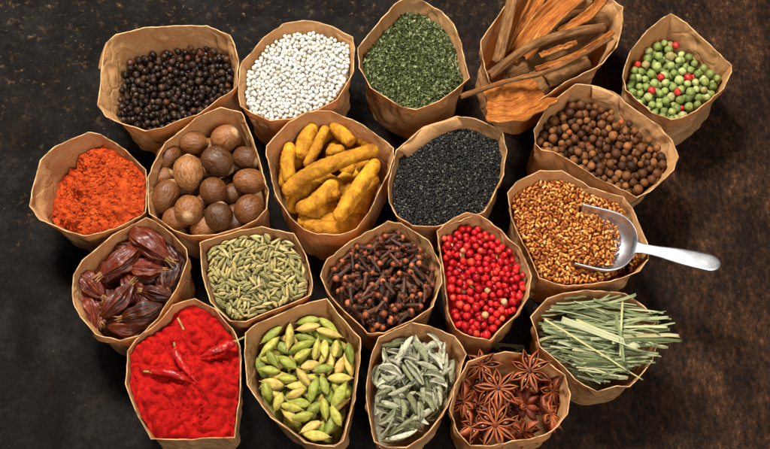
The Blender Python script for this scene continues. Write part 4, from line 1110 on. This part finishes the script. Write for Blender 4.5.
anise(466, 402, 17, 22, 20, -55, 30, 'dim star anise against the left side', 8, 6)
anise(524, 405, 13, 20, 200, 30, 15, 'star anise turned over between the middle and right ones', 8, 7)
anise(551, 390, 16, 20, 40, 40, 25, 'dark star anise against the right side', 8, 8)
anise(522, 430, 15, 22, 60, 10, 40, 'dark star anise below the near rim', 8, 9)
anise(474, 386, 21, 22, 40, -35, 10, 'star anise deep at the far left', 8, 10)
anise(505, 408, 24, 24, 35, 25, 0, 'star anise deep at the centre', 8, 11)
anise(540, 395, 24, 24, -35, 25, 33, 'star anise deep at the right', 8, 12)
anise(478, 425, 21, 22, -40, -30, 20, 'star anise deep at the near left', 8, 13)

rs2 = random.Random(5)
for k in range(15):
    gx, gy = 458 + (k % 5) * 23 + rs2.uniform(-4, 4), 374 + (k // 5) * 27 + rs2.uniform(-4, 4)
    dz = rs2.uniform(15, 22); p = at(gx, gy, H - dz * .001)
    if wall_dist(BAG['anise'], np.array([[p.x, p.y]]), np.array([p.z]))[0] < .006: continue
    anise(gx, gy, dz, rs2.uniform(17, 22), rs2.uniform(-50, 50), rs2.uniform(-40, 40), rs2.uniform(0, 90), 'dim broken star anise in the lower layer of the bag', 8, 30 + k)

# ================================================================== lemongrass
mlg = spice('lemongrass_leaf', [(0, (.08, .10, .035)), (.4, (.16, .19, .08)), (.75, (.26, .285, .145)), (.92, (.37, .375, .22)), (1, (.44, .38, .18))], .6, .2, 1500, .35, 2500, .5, .0003, stretch=(.02, 1, 1))
mly = spice('lemongrass_stalk', [(0, (.40, .37, .15)), (1, (.48, .44, .22))], .55, .3, 300, .2)
b = BAG['grass']
def blade(L, w, bend, twist, seed, v=.25):
    n = 20; V = []
    for side in (0, 1):
        for i in range(n):
            t_ = i / (n - 1); x = (t_ - .5) * L; ww = w * (1 if seed % 3 else 1 - .5 * t_) * (1 + .12 * mn.noise(Vector((t_ * 4, seed, 0)))) / 2
            yo = bend * L * (1 - (2 * t_ - 1) ** 2) + .0006 * mn.noise(Vector((t_ * 3, seed, 9))); tw = twist * (t_ - .5)
            for k, yy in enumerate((-1, -.5, 0, .5, 1)):
                z = abs(yy) * ww * v * 2 - side * .00035; y = yy * ww
                V.append((x, yo + y * math.cos(tw) - z * math.sin(tw), y * math.sin(tw) + z * math.cos(tw)))
    q = lambda s_, i, k: s_ * n * 5 + i * 5 + k; F = []
    for i in range(n - 1):
        for k in range(4): F.append((q(0, i, k), q(0, i + 1, k), q(0, i + 1, k + 1), q(0, i, k + 1))); F.append((q(1, i, k + 1), q(1, i + 1, k + 1), q(1, i + 1, k), q(1, i, k)))
        F.append((q(0, i, 0), q(1, i, 0), q(1, i + 1, 0), q(0, i + 1, 0))); F.append((q(0, i, 4), q(0, i + 1, 4), q(1, i + 1, 4), q(1, i, 4)))
    for k in range(4): F.append((q(0, 0, k), q(0, 0, k + 1), q(1, 0, k + 1), q(1, 0, k))); F.append((q(0, n - 1, k), q(1, n - 1, k), q(1, n - 1, k + 1), q(0, n - 1, k + 1)))
    return np.array(V), np.array(F)
st = Settle(b, .0035)
def blade_floor(XY):
    ins = inside_dist(b.inner0, XY); tz = top_z(b, XY) - .018
    return np.where(ins > .004, tz, np.where(ins > -.004, np.maximum(tz, H + .0006), -1))
st.floor = blade_floor
def put_blade(p0, p1, w, mat, label, seed, group='cut lemongrass blades', zlim=None, bend=None, name='lemongrass_blade'):
    a, c_ = at(*p0, H), at(*p1, H); L_ = (c_ - a).length; yaw = math.atan2(c_.y - a.y, c_.x - a.x); mid = (a + c_) / 2
    bd = random.gauss(0, .03) if bend is None else bend
    xs = np.linspace(-.48, .48, 13) * L_; rr = np.full(13, max(.0004, w * .22)); Q = Quaternion((0, 0, 1), yaw)
    best = None
    for pitch in np.linspace(-.16, .16, 9):
        q = Q @ Quaternion((0, 1, 0), pitch); Lc = np.stack([xs, bd * L_ * (1 - (2 * xs / L_) ** 2), 0 * xs], -1) @ np.array(q.to_matrix()).T
        z = st.rest(Lc[None], rr, np.array([[mid.x, mid.y]]))[0]
        if best is None or z < best[0]: best = (z, q, Lc)
    z, q, Lc = best
    if zlim is not None and z > zlim: return False
    xyz = np.array([mid.x, mid.y, z]); st.add(Lc, rr, xyz)
    V, F = blade(L_, w, bd, random.gauss(0, .5), seed)
    o = link(name, build_mesh(name, V, F, (mat,)), None); o.matrix_world = Matrix.Translation(xyz) @ q.to_matrix().to_4x4()
    tag(o, label, 'lemongrass', group); return True
cnt_ = 0; tries = 0
while cnt_ < 300 and tries < 16000:
    tries += 1
    L_ = random.uniform(22, 60) if cnt_ <= 200 else random.uniform(45, 92); ang = random.gauss(-.13, .17 if random.random() < .85 else .5); x0 = random.uniform(534, 610); y0 = random.uniform(298, 382)
    x1, y1 = x0 + L_ * math.cos(ang), y0 - L_ * math.sin(ang)
    pa = np.array([at(x0 + (x1 - x0) * f, y0 + (y1 - y0) * f, H)[:2] for f in (0, .25, .5, .75, 1)])
    dd = inside_dist(b.inner0, pa)
    late = cnt_ > 200
    if late and abs(ang) > .34: continue
    if (dd[:3] < .003).any(): continue
    if late:
        if dd[3] < -.001 or x1 > 676 or (x1 > 640 and not 312 < y1 < 366): continue
    elif (dd < .003).any(): continue
    w = random.choice((.0006, .0008, .0010, .0013, .0018))
    if put_blade((x0, y0), (x1, y1), w, mlg, 'narrow grey-green cut lemongrass blade in the bag at the lower right', cnt_, zlim=H + (.0075 if late else .001)): cnt_ += 1
put_blade((545, 326), (602, 353), .0012, mly, 'long thin yellow stalk crossing the pile toward the near right', 201, None, bend=.0) if False else None
n_ = 0
for tries in range(900):
    if n_ >= 45: break
    L_ = random.uniform(24, 62); ang = random.gauss(-.15, .25); x0 = random.uniform(548, 610); y0 = random.uniform(345, 386)
    x1, y1 = x0 + L_ * math.cos(ang), y0 - L_ * math.sin(ang)
    pa = np.array([at(x0 + (x1 - x0) * f, y0 + (y1 - y0) * f, H)[:2] for f in (0, .25, .5, .75, 1)])
    if (inside_dist(b.inner0, pa) < .0035).any(): continue
    if put_blade((x0, y0), (x1, y1), random.choice((.0008, .0011, .0015)), mlg, 'narrow grey-green cut lemongrass blade in the bag at the lower right', 400 + n_, zlim=H + .003): n_ += 1
put_blade((560, 322), (634, 354), .0044, mlg, 'widest flat pale green blade in the middle of the pile', 202, None, bend=.01)
put_blade((575, 321), (637, 352), .0013, mly, 'straw-coloured stalk lying along the widest blade', 203, None, bend=.0)
put_blade((541, 326), (643, 381), .0014, mly, 'longest straw-coloured stalk, crossing to the near right rim', 204, None, bend=.004)
put_blade((621, 304), (617, 362), .0013, mly, 'thin blade standing across the others, right of centre', 205, None, bend=-.01)
put_blade((614, 318), (619, 368), .0022, mlg, 'short green blade lying crosswise over the right side', 206, None, bend=.01)
put_blade((620, 347), (680, 344), .0030, mlg, 'green blade sticking out farthest over the right rim', 207, None, bend=.03)
put_blade((612, 341), (679, 337), .0024, mlg, 'green blade sticking out over the right rim beside the farthest one', 208, None, bend=.02)
put_blade((606, 330), (666, 329), .0013, mly, 'thin straw blade pointing right above the overhanging ones', 209, None)

# ================================================================== light
w = bpy.data.worlds.new('World'); scene.world = w; w.use_nodes = True
bg = w.node_tree.nodes['Background']; bg.inputs[0].default_value = (.85, .92, 1, 1); bg.inputs[1].default_value = .06
def area(name, loc, target, sx, sy, power, col):
    l = bpy.data.lights.new(name, 'AREA'); l.shape = 'RECTANGLE'; l.size, l.size_y = sx, sy; l.energy = power; l.color = col
    o = bpy.data.objects.new(name, l); COL.objects.link(o); o.location = loc
    o.rotation_euler = (Vector(target) - Vector(loc)).to_track_quat('-Z', 'Y').to_euler()
area('softbox', (-.22, .42, .95), (0, 0, .03), .24, .24, 23, (1, .94, .86))
area('fill_softbox', (.30, -.62, .95), (0, 0, .03), .40, .40, 8.5, (1, .95, .89))

scene.view_settings.view_transform = 'Standard'; scene.view_settings.look = 'None'; scene.view_settings.gamma = 1; scene.view_settings.exposure = .08
scene.render.engine = 'CYCLES'
scene.cycles.use_denoising = True
try: scene.cycles.denoiser = 'OPENIMAGEDENOISE'
except Exception: pass
scene.cycles.max_bounces = 6; scene.cycles.diffuse_bounces = 3; scene.cycles.glossy_bounces = 3; scene.cycles.transmission_bounces = 3
scene.cycles.caustics_reflective = False; scene.cycles.caustics_refractive = False
